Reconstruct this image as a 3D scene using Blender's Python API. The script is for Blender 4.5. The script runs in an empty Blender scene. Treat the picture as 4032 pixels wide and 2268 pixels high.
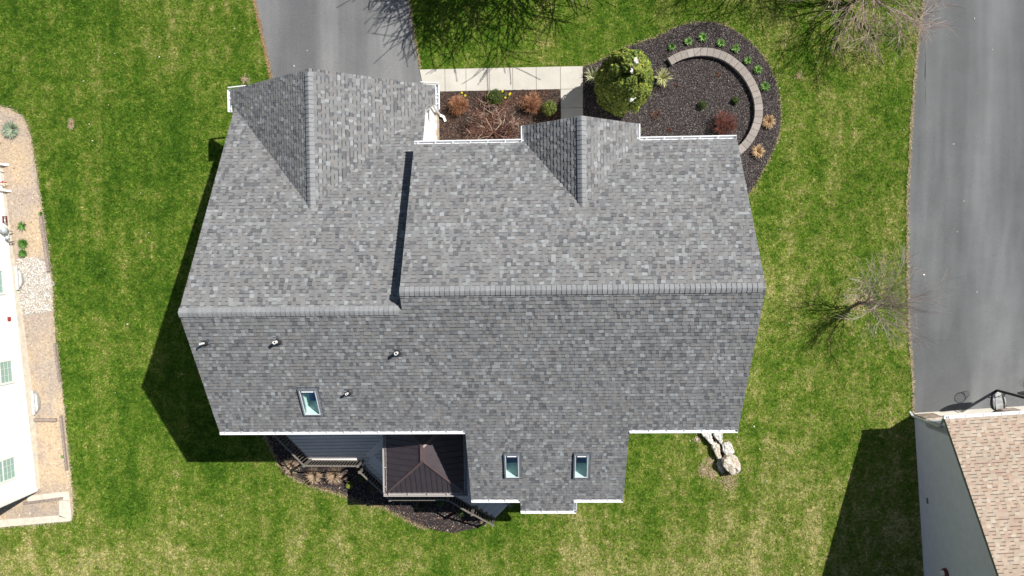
import bpy, bmesh, math, random
import numpy as np
from mathutils import Vector, Matrix
random.seed(5)
rng = np.random.default_rng(7)
S = bpy.context.scene
C = S.collection
PI = math.pi

# ---------------------------------------------------------------- camera
H = 32.0
RM = np.array([[0.999353, 0.011824, 0.033954], [-0.010947, 0.999604, -0.025913], [-0.034246, 0.025524, 0.999087]])
FPX = 2855.21
cam_d = bpy.data.cameras.new('camera'); cam = bpy.data.objects.new('camera', cam_d); C.objects.link(cam)
cam_d.sensor_width = 36.0; cam_d.lens = 36.0 * FPX / 4032.0; cam_d.clip_end = 2000
def _w(r): return Vector((r[0], -r[1], -r[2]))
rx_, up_, bk_ = _w(RM[0]), -_w(RM[1]), -_w(RM[2])
cam.matrix_world = Matrix(((rx_.x, up_.x, bk_.x, 0), (rx_.y, up_.y, bk_.y, 0), (rx_.z, up_.z, bk_.z, H), (0, 0, 0, 1)))
S.camera = cam

# ---------------------------------------------------------------- sky, sun, exposure
SUN = Vector((0.7010, 0.4270, 1.0)).normalized()
w = bpy.data.worlds.new('World'); S.world = w; w.use_nodes = True
nt = w.node_tree; bg = nt.nodes['Background']
sky = nt.nodes.new('ShaderNodeTexSky'); sky.sky_type = 'NISHITA'; sky.sun_disc = False
sky.sun_elevation = math.asin(SUN.z); sky.sun_rotation = math.atan2(SUN.x, SUN.y)
sky.air_density = 1.0; sky.dust_density = 0.6; sky.ozone_density = 1.2
nt.links.new(sky.outputs[0], bg.inputs[0]); bg.inputs[1].default_value = 0.05
ld = bpy.data.lights.new('sun', 'SUN'); ld.energy = 5.0; ld.angle = math.radians(0.5); ld.color = (1.0, 0.965, 0.90)
lo = bpy.data.objects.new('sun', ld); C.objects.link(lo)
lo.rotation_euler = SUN.to_track_quat('Z', 'Y').to_euler(); lo.location = (20, 15, 30)
S.view_settings.view_transform = 'Standard'; S.view_settings.look = 'None'
S.view_settings.exposure = 0.42; S.view_settings.gamma = 1.0
try: S.view_settings.use_curve_mapping = False
except Exception: pass

# ---------------------------------------------------------------- coordinates
def G(Y):                                    # the lot falls about a metre from the front to the back
    t = np.clip((Y + 7) / 13, 0, 1); return 0.15 + 0.85 * t * t * (3 - 2 * t)
def U(px, py, z):                            # photograph pixel + height -> place in the world
    c = np.array([(px - 2016) / FPX, (py - 1134) / FPX, 1.0]); d = RM.T @ c; d = d / d[2] * (H - z)
    return (d[0], -d[1], z)
def UG(px, py, dz=0.0):
    z = 0.0
    for _ in range(8): z = float(G(U(px, py, z)[1])) + dz
    return U(px, py, z)
def UP(px, py, p0, n):                       # pixel ray meets a plane
    d = np.array(U(px, py, 0)) - np.array([0, 0, H]); o = np.array([0, 0, H]); n = np.array(n, float)
    t = n.dot(np.array(p0) - o) / n.dot(d); return tuple(o + d * t)
def zoomed(pts, sc, ox, oy): return [(x / sc + ox, y / sc + oy) for x, y in pts]

# ---------------------------------------------------------------- object helpers
def wloc(o):
    v = Vector((0, 0, 0))
    while o is not None: v += o.location; o = o.parent
    return v
def tag(o, label=None, cat=None, group=None, kind=None):
    if label: o['label'] = label
    if cat: o['category'] = cat
    if group: o['group'] = group
    if kind: o['kind'] = kind
    return o
def thing(name, loc, label, cat, group=None):
    o = bpy.data.objects.new(name, None); o.location = loc; o.empty_display_size = 0.2
    C.objects.link(o); return tag(o, label, cat, group)
def mesh(name, V, F, mat, parent=None, cols=None, smooth=False, origin=None, mats=None, midx=None):
    V = np.asarray(V, dtype=np.float64).reshape(-1, 3)
    base = wloc(parent) if parent is not None else Vector(origin or (0, 0, 0))
    V = V - np.array(base)
    me = bpy.data.meshes.new(name)
    if isinstance(F, np.ndarray):
        n, k = F.shape
        me.vertices.add(len(V)); me.vertices.foreach_set('co', V.ravel())
        me.loops.add(n * k); me.loops.foreach_set('vertex_index', F.astype(np.int32).ravel())
        me.polygons.add(n); me.polygons.foreach_set('loop_start', np.arange(0, n * k, k, dtype=np.int32))
        try: me.polygons.foreach_set('loop_total', np.full(n, k, dtype=np.int32))
        except Exception: pass
        me.update(calc_edges=True)
    else:
        me.from_pydata([tuple(v) for v in V], [], [tuple(f) for f in F]); me.update()
    if cols is not None:
        cols = np.asarray(cols, dtype=np.float32)
        tot = np.array([len(p.vertices) for p in me.polygons]) if not isinstance(F, np.ndarray) else np.full(F.shape[0], F.shape[1])
        c4 = np.ones((len(cols), 4), dtype=np.float32); c4[:, :3] = cols
        at = me.color_attributes.new('Col', 'FLOAT_COLOR', 'CORNER')
        at.data.foreach_set('color', np.repeat(c4, tot, axis=0).ravel())
    if smooth: me.polygons.foreach_set('use_smooth', np.ones(len(me.polygons), dtype=bool))
    for m in (mats or [mat]): me.materials.append(m)
    if midx is not None: me.polygons.foreach_set('material_index', np.asarray(midx, dtype=np.int32))
    o = bpy.data.objects.new(name, me); C.objects.link(o)
    if parent is not None: o.parent = parent
    else: o.location = base
    return o
class MB:
    def __init__(s): s.V = []; s.F = []; s.K = []
    def add(s, V, F, col=None):
        b = len(s.V); s.V += [tuple(v) for v in V]; s.F += [tuple(i + b for i in f) for f in F]; s.K += [col or (1, 1, 1)] * len(F)
    def box(s, x0, x1, y0, y1, z0, z1, col=None):
        V = [(x0,y0,z0),(x1,y0,z0),(x1,y1,z0),(x0,y1,z0),(x0,y0,z1),(x1,y0,z1),(x1,y1,z1),(x0,y1,z1)]
        s.add(V, [(0,3,2,1),(4,5,6,7),(0,1,5,4),(1,2,6,5),(2,3,7,6),(3,0,4,7)], col)
    def bar(s, a, b, w, h, col=None, up=(0, 0, 1)):          # box beam from a to b, centred
        a = Vector(a); b = Vector(b); d = (b - a).normalized(); u = Vector(up)
        if abs(d.dot(u)) > 0.98: u = Vector((0, 1, 0))
        sd = d.cross(u).normalized(); u = sd.cross(d).normalized()
        V = []
        for p in (a, b):
            for i, j in ((-1,-1),(1,-1),(1,1),(-1,1)): V.append(tuple(p + sd * i * w / 2 + u * j * h / 2))
        s.add(V, [(3,2,1,0),(4,5,6,7),(0,1,5,4),(1,2,6,5),(2,3,7,6),(3,0,4,7)], col)
    def tube(s, pts, rad, n=6, col=None, cap=True):
        pts = [Vector(p) for p in pts]; rad = rad if isinstance(rad, (list, tuple)) else [rad] * len(pts)
        V = []; F = []; prev = None
        for i, p in enumerate(pts):
            d = (pts[min(i + 1, len(pts) - 1)] - pts[max(i - 1, 0)]).normalized()
            if prev is None:
                r = Vector((0, 0, 1)) if abs(d.z) < 0.9 else Vector((1, 0, 0)); sd = d.cross(r).normalized()
            else: sd = (prev - d * prev.dot(d)).normalized()
            prev = sd; up = d.cross(sd)
            for k in range(n):
                a = 2 * PI * k / n; V.append(tuple(p + (sd * math.cos(a) + up * math.sin(a)) * rad[i]))
        for i in range(len(pts) - 1):
            for k in range(n):
                k2 = (k + 1) % n; F.append((i*n+k, i*n+k2, (i+1)*n+k2, (i+1)*n+k))
        if cap: F.append(tuple(reversed(range(n)))); F.append(tuple((len(pts)-1)*n + k for k in range(n)))
        s.add(V, F, col)
    def lathe(s, c, prof, n=20, col=None):                   # prof: (r, z)
        V = []; F = []
        for r, z in prof:
            for k in range(n):
                a = 2 * PI * k / n; V.append((c[0] + r * math.cos(a), c[1] + r * math.sin(a), c[2] + z))
        for i in range(len(prof) - 1):
            for k in range(n): k2 = (k+1) % n; F.append((i*n+k, i*n+k2, (i+1)*n+k2, (i+1)*n+k))
        s.add(V, F, col)
    def slab(s, poly, th, col=None):                         # 3-D polygon with thickness straight down
        n = len(poly); V = [tuple(p) for p in poly] + [(p[0], p[1], p[2] - th) for p in poly]
        s.add(V, [tuple(range(n)), tuple(reversed(range(n, 2*n)))] + [(i, i+n, (i+1) % n + n, (i+1) % n) for i in range(n)], col)
    def build(s, name, mat, parent=None, cols=False, smooth=False, origin=None):
        return mesh(name, s.V, s.F, mat, parent, cols=s.K if cols else None, smooth=smooth, origin=origin)
def recalc(o):
    bm = bmesh.new(); bm.from_mesh(o.data); bmesh.ops.recalc_face_normals(bm, faces=bm.faces); bm.to_mesh(o.data); bm.free(); return o
def copy_tree(o, parent=None):
    c = o.copy(); C.objects.link(c)
    if parent is not None: c.parent = parent
    for ch in list(o.children): copy_tree(ch, c)
    return c

# ---------------------------------------------------------------- materials
class NT:
    def __init__(s, name):
        s.m = bpy.data.materials.new(name); s.m.use_nodes = True; s.t = s.m.node_tree
        s.b = s.t.nodes['Principled BSDF']
    def n(s, t, **k):
        nd = s.t.nodes.new(t)
        for a, v in k.items():
            if a.startswith('i_'):
                key = a[2:]; key = int(key) if key.isdigit() else key.replace('_', ' ')
                nd.inputs[key].default_value = v
            else: setattr(nd, a, v)
        return nd
    def l(s, a, b): s.t.links.new(a, b)
    def noise(s, scale, detail=3, rough=0.55, vec=None):
        nd = s.n('ShaderNodeTexNoise'); nd.inputs['Scale'].default_value = scale; nd.inputs['Detail'].default_value = detail
        nd.inputs['Roughness'].default_value = rough
        if vec is not None: s.l(vec, nd.inputs['Vector'])
        return nd.outputs['Fac']
    def pos(s, scale=(1, 1, 1), loc=(0, 0, 0), rot=(0, 0, 0)):
        g = s.n('ShaderNodeNewGeometry'); mp = s.n('ShaderNodeMapping'); s.l(g.outputs['Position'], mp.inputs[0])
        mp.inputs['Scale'].default_value = scale; mp.inputs['Location'].default_value = loc; mp.inputs['Rotation'].default_value = rot
        return mp.outputs[0]
    def ramp(s, fac, stops, interp='LINEAR'):
        r = s.n('ShaderNodeValToRGB'); r.color_ramp.interpolation = interp; e = r.color_ramp.elements
        while len(e) < len(stops): e.new(0.5)
        for i, (p, c) in enumerate(stops):
            e[i].position = p; e[i].color = (c, c, c, 1) if isinstance(c, (int, float)) else (*c, 1)
        s.l(fac, r.inputs[0]); return r.outputs[0]
    def mix(s, fac, a, b, mode='MIX'):
        m = s.n('ShaderNodeMix', data_type='RGBA', blend_type=mode)
        for sock, v in ((m.inputs[0], fac), (m.inputs[6], a), (m.inputs[7], b)):
            if isinstance(v, (int, float)): sock.default_value = v
            elif isinstance(v, tuple): sock.default_value = (*v, 1)
            else: s.l(v, sock)
        return m.outputs[2]
    def bump(s, h, strength=0.5, dist=0.02):
        b = s.n('ShaderNodeBump'); b.inputs['Strength'].default_value = strength; b.inputs['Distance'].default_value = dist
        s.l(h, b.inputs['Height']); s.l(b.outputs[0], s.b.inputs['Normal'])
    def done(s, col=None, rough=0.8, metal=0.0, spec=0.3):
        if col is not None:
            if isinstance(col, tuple): s.b.inputs['Base Color'].default_value = (*col, 1)
            else: s.l(col, s.b.inputs['Base Color'])
        s.b.inputs['Roughness'].default_value = rough; s.b.inputs['Metallic'].default_value = metal
        try: s.b.inputs['Specular IOR Level'].default_value = spec
        except Exception: pass
        return s.m
M = {}
def simple(name, col, rough=0.7, metal=0.0, var=0.15, scale=8, spec=0.3, bump=0):
    t = NT(name); nz = t.noise(scale, 4, 0.6, t.pos())
    lo_ = tuple(c * (1 - var) for c in col); hi = tuple(min(1, c * (1 + var)) for c in col)
    c = t.ramp(nz, [(0.3, lo_), (0.7, hi)])
    if bump: t.bump(nz, bump, 0.01)
    M[name] = t.done(c, rough, metal, spec); return M[name]
def attr_mat(name, rough=0.9, var=0.25, scale=60, spec=0.2, bump=0.0, trans=0.0, lv=0.0):
    t = NT(name); a = t.n('ShaderNodeVertexColor', layer_name='Col')
    nz = t.ramp(t.noise(scale, 4, 0.75, t.pos()), [(0.25, 1 - var), (0.75, 1 + var)])
    c = t.mix(1.0, a.outputs[0], nz, 'MULTIPLY')
    if lv:
        n2 = t.ramp(t.noise(0.7, 3, 0.6, t.pos()), [(0.3, 1 - lv), (0.7, 1 + lv)]); c = t.mix(1.0, c, n2, 'MULTIPLY')
    if bump: t.bump(t.noise(scale, 3, 0.7, t.pos()), bump, 0.006)
    if trans:
        t.done(c, rough, 0, spec); tr = t.n('ShaderNodeBsdfTranslucent'); t.l(c, tr.inputs[0]); mx = t.n('ShaderNodeMixShader')
        mx.inputs[0].default_value = trans; t.l(t.b.outputs[0], mx.inputs[1]); t.l(tr.outputs[0], mx.inputs[2])
        t.l(mx.outputs[0], t.t.nodes['Material Output'].inputs[0]); M[name] = t.m; return t.m
    M[name] = t.done(c, rough, 0, spec); return M[name]
attr_mat('shingle', 0.95, 0.22, 55, 0.15, 0.5, lv=0.05)
attr_mat('foliage', 0.75, 0.15, 30, 0.25, trans=0.25)
attr_mat('twig', 0.85, 0.2, 30)
attr_mat('chips', 0.95, 0.25, 40)
attr_mat('blocky', 0.95, 0.28, 22, 0.15, 0.6)
simple('white_metal', (0.78, 0.79, 0.80), 0.35, 0, 0.04, 3, 0.5)
simple('white_pvc', (0.80, 0.79, 0.76), 0.45, 0, 0.06, 10, 0.5)
simple('trim_white', (0.74, 0.74, 0.72), 0.6, 0, 0.05, 4)
simple('rubber', (0.025, 0.025, 0.027), 0.7)
simple('dark_hole', (0.01, 0.01, 0.01), 0.9)
simple('soffit', (0.6, 0.6, 0.58), 0.8)
simple('brown_metal', (0.070, 0.056, 0.064), 0.40, 0.35, 0.12, 3, 0.5)
simple('brown_ridge', (0.125, 0.085, 0.085), 0.45, 0.3, 0.1, 3, 0.5)
simple('rail_metal', (0.17, 0.15, 0.13), 0.5, 0.0, 0.2, 12, 0.4)
simple('flashing', (0.19, 0.20, 0.225), 0.45, 0.6, 0.1, 6)
simple('skylight_frame', (0.27, 0.29, 0.32), 0.45, 0.4, 0.08, 5)
simple('shaft', (0.70, 0.86, 0.79), 0.7, 0, 0.03, 2)
simple('shaft_sky_blue', (0.30, 0.62, 1.0), 0.6, 0, 0.1, 2)  # blue stands in for sky reflected in the skylight glass
simple('black_plastic', (0.018, 0.019, 0.021), 0.38, 0, 0.3, 6, 0.5)
simple('black_steel', (0.02, 0.02, 0.022), 0.4, 0.3, 0.2, 10, 0.5)
simple('gray_plastic', (0.33, 0.34, 0.345), 0.35, 0.1, 0.3, 9, 0.5)
simple('meter_gray', (0.45, 0.48, 0.50), 0.5, 0.3, 0.2, 12)
simple('red_paint', (0.35, 0.04, 0.03), 0.5)
simple('maroon', (0.12, 0.03, 0.03), 0.6)
simple('galv', (0.42, 0.42, 0.40), 0.5, 0.5, 0.2, 10)
simple('net', (0.6, 0.6, 0.6), 0.9)
simple('dirt_dark', (0.20, 0.17, 0.13), 1.0, 0, 0.5, 14); simple('galv_light', (0.62, 0.62, 0.60), 0.5, 0.1)
simple('foundation', (0.60, 0.55, 0.46), 0.95, 0, 0.15, 5)
simple('tie_wood', (0.27, 0.22, 0.19), 0.95, 0, 0.4, 14, 0.1, 0.5)
simple('door_cream', (0.72, 0.70, 0.66), 0.6, 0, 0.05, 3)
def siding(name, col, pitch=0.11, axis=2, dist=0.02, var=0.05):
    t = NT(name); g = t.n('ShaderNodeNewGeometry'); sp = t.n('ShaderNodeSeparateXYZ'); t.l(g.outputs['Position'], sp.inputs[0])
    m = t.n('ShaderNodeMath', operation='MULTIPLY'); t.l(sp.outputs[axis], m.inputs[0]); m.inputs[1].default_value = 1 / pitch
    f = t.n('ShaderNodeMath', operation='FRACT'); t.l(m.outputs[0], f.inputs[0])
    inv = t.n('ShaderNodeMath', operation='SUBTRACT'); inv.inputs[0].default_value = 1; t.l(f.outputs[0], inv.inputs[1])
    t.bump(inv.outputs[0], 0.8, dist)
    seam = t.ramp(f.outputs[0], [(0.0, 0.60), (0.14, 1.0)])
    nz = t.ramp(t.noise(3, 5, 0.7, t.pos()), [(0.25, 1 - var), (0.75, 1 + var)])
    c = t.mix(1.0, t.mix(1.0, col, nz, 'MULTIPLY'), seam, 'MULTIPLY')
    M[name] = t.done(c, 0.55, 0, 0.3)
siding('siding_white', (0.80, 0.795, 0.78))
siding('siding_gray', (0.62, 0.61, 0.67), 0.10, var=0.08)
def glass_mat():
    t = NT('pane_glass'); t.b.inputs['Base Color'].default_value = (0.8, 0.95, 0.95, 1)
    gl = t.n('ShaderNodeBsdfGlossy'); gl.inputs['Roughness'].default_value = 0.03; gl.inputs['Color'].default_value = (0.9, 0.95, 1, 1)
    tr = t.n('ShaderNodeBsdfTransparent'); tr.inputs['Color'].default_value = (0.88, 0.96, 0.97, 1)
    mx = t.n('ShaderNodeMixShader'); mx.inputs[0].default_value = 0.07; t.l(tr.outputs[0], mx.inputs[1]); t.l(gl.outputs[0], mx.inputs[2])
    t.l(mx.outputs[0], t.t.nodes['Material Output'].inputs[0]); M['pane_glass'] = t.m
    t = NT('window_glass'); M['window_glass'] = t.done((0.30, 0.43, 0.38), 0.12, 0, 0.6)
glass_mat()
# lawn colours: shared by the soil sheet and by every blade tuft
def lawn_color(t):
    p = t.pos()
    big = t.noise(0.16, 3, 0.5, p); mid = t.noise(0.75, 5, 0.62, t.pos(loc=(31, 7, 2))); fine = t.noise(9, 4, 0.75, t.pos(loc=(3, 9, 5))); clump = t.noise(3.0, 3, 0.6, t.pos(loc=(13, 2, 8)))
    stripe = t.noise(1.0, 3, 0.6, t.pos(scale=(1.1, 0.13, 1), rot=(0, 0, 0.10)))
    stripe.node.inputs['Distortion'].default_value = 0.8; mid.node.inputs['Distortion'].default_value = 0.6
    # straw grows stronger to the east and the south of the lot
    g = t.n('ShaderNodeNewGeometry'); sp = t.n('ShaderNodeSeparateXYZ'); t.l(g.outputs['Position'], sp.inputs[0])
    def mr(sock, a, b, c, d):
        m = t.n('ShaderNodeMapRange'); t.l(sock, m.inputs[0])
        for i, v in enumerate((a, b, c, d)): m.inputs[i + 1].default_value = v
        return m.outputs[0]
    def ma(op, a, b):
        m = t.n('ShaderNodeMath', operation=op)
        for i, v in enumerate((a, b)):
            if isinstance(v, (int, float)): m.inputs[i].default_value = v
            else: t.l(v, m.inputs[i])
        return m.outputs[0]
    east = mr(sp.outputs[0], -2, 9, 0, 0.062); south = mr(sp.outputs[1], -7.5, -13, 0, 0.080)
    k = ma('ADD', ma('ADD', ma('MULTIPLY', big, 0.25), ma('MULTIPLY', mid, 0.38)), ma('MULTIPLY', stripe, 0.34)); k = ma('ADD', k, 0.085)
    k = ma('ADD', k, ma('MULTIPLY', mr(sp.outputs[0], -13, -22, 0, 0.09), mr(sp.outputs[1], -11, -13.5, 0, 1.0)))  # pale south-west corner: glare painted into the grass colour
    k = ma('ADD', k, ma('ADD', east, south)); k = ma('SUBTRACT', k, 0.015); k = ma('ADD', k, ma('MULTIPLY', ma('SUBTRACT', fine, 0.5), 0.55)); k = ma('ADD', k, ma('MULTIPLY', ma('SUBTRACT', clump, 0.5), 0.42))
    return k, t.ramp(k, [(0.34, (0.026, 0.070, 0.006)), (0.49, (0.056, 0.120, 0.010)), (0.58, (0.100, 0.166, 0.018)), (0.68, (0.178, 0.212, 0.044)), (0.82, (0.37, 0.34, 0.14))])
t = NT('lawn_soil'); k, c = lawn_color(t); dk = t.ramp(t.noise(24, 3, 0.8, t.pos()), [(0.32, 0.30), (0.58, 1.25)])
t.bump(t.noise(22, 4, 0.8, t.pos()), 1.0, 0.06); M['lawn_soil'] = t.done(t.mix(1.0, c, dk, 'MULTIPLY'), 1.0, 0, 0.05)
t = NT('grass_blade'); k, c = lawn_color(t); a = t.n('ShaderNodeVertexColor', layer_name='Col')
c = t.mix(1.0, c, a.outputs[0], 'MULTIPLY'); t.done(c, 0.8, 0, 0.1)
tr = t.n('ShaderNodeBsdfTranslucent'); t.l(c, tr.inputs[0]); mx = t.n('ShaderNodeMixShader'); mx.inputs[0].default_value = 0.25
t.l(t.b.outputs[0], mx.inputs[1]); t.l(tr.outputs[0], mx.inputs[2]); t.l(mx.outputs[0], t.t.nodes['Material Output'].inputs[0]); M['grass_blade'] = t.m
def asphalt(name, c0, c1, sx, cool):
    t = NT(name); st = t.noise(1, 3, 0.6, t.pos(scale=(sx, 0.045, 1), rot=(0, 0, 0.03))); bl = t.noise(0.8, 4, 0.6, t.pos()); fn = t.noise(45, 3, 0.85, t.pos())
    c = t.mix(t.ramp(st, [(0.40, 0.0), (0.66, 1.0)]), c0, c1)
    c = t.mix(1.0, c, t.ramp(bl, [(0.3, 0.92), (0.7, 1.07)]), 'MULTIPLY'); c = t.mix(1.0, c, t.ramp(fn, [(0.25, 0.60), (0.75, 1.40)]), 'MULTIPLY')
    sp = t.ramp(t.noise(16, 2, 0.9, t.pos(loc=(5, 5, 5))), [(0.74, 0.0), (0.80, 1.0)]); c = t.mix(sp, c, (0.42, 0.42, 0.42))
    t.bump(fn, 0.6, 0.012); M[name] = t.done(c, 0.88, 0, 0.25)
asphalt('asphalt_front', (0.118, 0.119, 0.124), (0.195, 0.196, 0.200), 0.62, 0)
asphalt('asphalt_side', (0.108, 0.111, 0.114), (0.172, 0.176, 0.180), 0.60, 0)
t = NT('concrete'); bl = t.noise(1.2, 5, 0.65, t.pos()); fn = t.noise(50, 3, 0.8, t.pos())
c = t.mix(1.0, t.ramp(bl, [(0.3, (0.43, 0.405, 0.36)), (0.7, (0.53, 0.505, 0.455))]), t.ramp(fn, [(0.3, 0.93), (0.7, 1.07)]), 'MULTIPLY')
sp = t.ramp(t.noise(2.2, 3, 0.7, t.pos(loc=(9, 2, 0))), [(0.70, 0.0), (0.78, 0.55)]); M['concrete'] = t.done(t.mix(sp, c, (0.25, 0.23, 0.2)), 0.9)
t = NT('mulch'); nz = t.noise(18, 5, 0.8, t.pos()); bl = t.noise(0.9, 3, 0.6, t.pos())
c = t.mix(1.0, t.ramp(nz, [(0.3, (0.012, 0.010, 0.010)), (0.55, (0.055, 0.046, 0.046)), (0.8, (0.16, 0.13, 0.12))]), t.ramp(bl, [(0.3, 0.75), (0.7, 1.2)]), 'MULTIPLY')
t.bump(nz, 1.0, 0.05); M['mulch'] = t.done(c, 1.0, 0, 0.05)
t = NT('mulch_red'); nz = t.noise(18, 5, 0.8, t.pos()); bl = t.noise(0.9, 3, 0.6, t.pos())
c = t.mix(t.ramp(bl, [(0.50, 0.0), (0.68, 1.0)]), t.ramp(nz, [(0.3, (0.015, 0.012, 0.01)), (0.8, (0.14, 0.105, 0.09))]), t.ramp(nz, [(0.3, (0.05, 0.02, 0.012)), (0.8, (0.28, 0.13, 0.075))]))
t.bump(nz, 1.0, 0.05); M['mulch_red'] = t.done(c, 1.0, 0, 0.05)
t = NT('bare_dirt'); nz = t.noise(9, 6, 0.8, t.pos()); bl = t.noise(0.55, 4, 0.6, t.pos(loc=(4, 1, 1)))
c = t.mix(t.ramp(bl, [(0.40, 0.0), (0.58, 1.0)]), (0.56, 0.43, 0.295), (0.43, 0.355, 0.295)); c = t.mix(1.0, c, t.ramp(nz, [(0.28, 0.5), (0.5, 0.95), (0.75, 1.3)]), 'MULTIPLY')
t.bump(nz, 1.0, 0.05); M['bare_dirt'] = t.done(c, 1.0, 0, 0.05)
t = NT('pale_gravel'); v = t.n('ShaderNodeTexVoronoi'); v.inputs['Scale'].default_value = 30; t.l(t.pos(), v.inputs[0])
c = t.mix(1.0, t.ramp(v.outputs['Color'], [(0.1, (0.44, 0.37, 0.30)), (0.6, (0.66, 0.61, 0.55))]), t.ramp(v.outputs['Distance'], [(0.25, 1.0), (0.7, 0.45)]), 'MULTIPLY')
inv = t.n('ShaderNodeMath', operation='SUBTRACT'); inv.inputs[0].default_value = 1; t.l(v.outputs['Distance'], inv.inputs[1]); t.bump(inv.outputs[0], 1.0, 0.03)
M['pale_gravel'] = t.done(c, 0.9)
def board_mat(name, col, pitch=0.14, ang=0.0):
    t = NT(name); p = t.pos(rot=(0, 0, ang)); sp = t.n('ShaderNodeSeparateXYZ'); t.l(p, sp.inputs[0])
    nz = t.noise(6, 4, 0.7, t.pos(scale=(0.4, 4, 1), rot=(0, 0, ang)))
    M[name] = t.done(t.mix(1.0, col, t.ramp(nz, [(0.3, 0.88), (0.7, 1.1)]), 'MULTIPLY'), 0.6, 0, 0.35)
board_mat('deck_board', (0.70, 0.665, 0.65))
board_mat('deck_border', (0.84, 0.80, 0.79), ang=0.8)
t = NT('limestone'); nz = t.noise(3.2, 7, 0.75, t.pos()); n2 = t.noise(14, 5, 0.8, t.pos())
c = t.mix(1.0, t.ramp(nz, [(0.32, (0.44, 0.34, 0.25)), (0.5, (0.66, 0.58, 0.48)), (0.68, (0.82, 0.79, 0.74))]), t.ramp(n2, [(0.3, 0.55), (0.6, 1.1)]), 'MULTIPLY')
t.bump(n2, 1.0, 0.06); M['limestone'] = t.done(c, 0.95, 0, 0.1)
t = NT('limestone_white'); n2 = t.noise(9, 6, 0.8, t.pos(loc=(7, 7, 7))); c = t.ramp(n2, [(0.36, (0.34, 0.31, 0.28)), (0.52, (0.72, 0.69, 0.65)), (0.7, (0.86, 0.84, 0.81))]); t.bump(n2, 1.0, 0.06); M['limestone_white'] = t.done(c, 0.95, 0, 0.1)
t = NT('ledge_stone'); v = t.n('ShaderNodeTexVoronoi'); v.inputs['Scale'].default_value = 1.0; t.l(t.pos(scale=(4, 4, 11)), v.inputs[0])
c = t.mix(1.0, t.ramp(v.outputs['Color'], [(0.1, (0.55, 0.40, 0.31)), (0.5, (0.66, 0.53, 0.43)), (0.9, (0.72, 0.64, 0.56))]), t.ramp(v.outputs['Distance'], [(0.3, 1.0), (0.8, 0.4)]), 'MULTIPLY')
t.bump(v.outputs['Distance'], 0.7, -0.03 if False else 0.03); M['ledge_stone'] = t.done(c, 0.95, 0, 0.1)

# ---------------------------------------------------------------- ground, drives, path, beds
def ragged(poly, step=0.12, amp=0.03, seed=1):
    r = random.Random(seed); out = []
    n = len(poly)
    for i in range(n):
        a = Vector(poly[i][:2]); b = Vector(poly[(i + 1) % n][:2]); L = (b - a).length; k = max(1, int(L / step)); nn = Vector((-(b-a).y, (b-a).x)).normalized()
        for j in range(k):
            p = a.lerp(b, j / k) + nn * r.uniform(-amp, amp); out.append((p.x, p.y))
    return out
def smooth_poly(poly, it=2):
    for _ in range(it):
        q = []
        for i in range(len(poly)):
            a = poly[i]; b = poly[(i + 1) % len(poly)]
            q += [(a[0]*.75+b[0]*.25, a[1]*.75+b[1]*.25), (a[0]*.25+b[0]*.75, a[1]*.25+b[1]*.75)]
        poly = q
    return poly
def sheet(name, poly, dz, mat, thick=0.0, mound=0.0):
    bm = bmesh.new(); vs = [bm.verts.new((p[0], p[1], 0)) for p in poly]; bm.faces.new(vs)
    ys = [p[1] for p in poly]; y = math.floor(min(ys)) + 0.0
    while y < max(ys):
        if -8 < y < 7.5: bmesh.ops.bisect_plane(bm, geom=bm.verts[:] + bm.edges[:] + bm.faces[:], plane_co=(0, y, 0), plane_no=(0, 1, 0))
        y += 0.8
    bmesh.ops.triangulate(bm, faces=bm.faces[:]); bmesh.ops.recalc_face_normals(bm, faces=bm.faces[:])
    if bm.faces[:] and sum(f.normal.z for f in bm.faces) < 0: bmesh.ops.reverse_faces(bm, faces=bm.faces[:])
    if thick:
        ext = bmesh.ops.extrude_face_region(bm, geom=bm.faces[:]); 
        for e in ext['geom']:
            if isinstance(e, bmesh.types.BMVert): e.co.z += 0.0
        for v_ in bm.verts: v_.tag = False
        top = [e for e in ext['geom'] if isinstance(e, bmesh.types.BMVert)]
        ts = set(top)
        for v_ in bm.verts: v_.co.z = float(G(v_.co.y)) + (dz if v_ in ts else dz - thick)
    else:
        for v_ in bm.verts: v_.co.z = float(G(v_.co.y)) + dz
    me = bpy.data.meshes.new(name); bm.to_mesh(me); bm.free(); me.materials.append(M[mat] if isinstance(mat, str) else mat)
    o = bpy.data.objects.new(name, me); C.objects.link(o); return o
def inpoly(P, poly):
    P = np.asarray(P); x, y = P[:, 0], P[:, 1]; ins = np.zeros(len(P), bool); n = len(poly); j = n - 1
    for i in range(n):
        xi, yi = poly[i]; xj, yj = poly[j]
        c = ((yi > y) != (yj > y)) & (x < (xj - xi) * (y - yi) / ((yj - yi) + 1e-12) + xi); ins ^= c; j = i
    return ins
def gpoly(px): return [UG(*p)[:2] for p in px]
Z = zoomed
# lawn sheet out to the horizon
ysg = [-300, -120, -60, -30] + list(np.arange(-20, 20.1, 0.5)) + [30, 60, 120, 300]; xsg = [-300, -100, -40, -20, 0, 20, 40, 100, 300]
V = [(x, y, float(G(y))) for y in ysg for x in xsg]; nx = len(xsg)
F = [(j*nx+i, j*nx+i+1, (j+1)*nx+i+1, (j+1)*nx+i) for j in range(len(ysg)-1) for i in range(nx-1)]
tag(mesh('ground', V, F, M['lawn_soil']), kind='structure')

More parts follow.
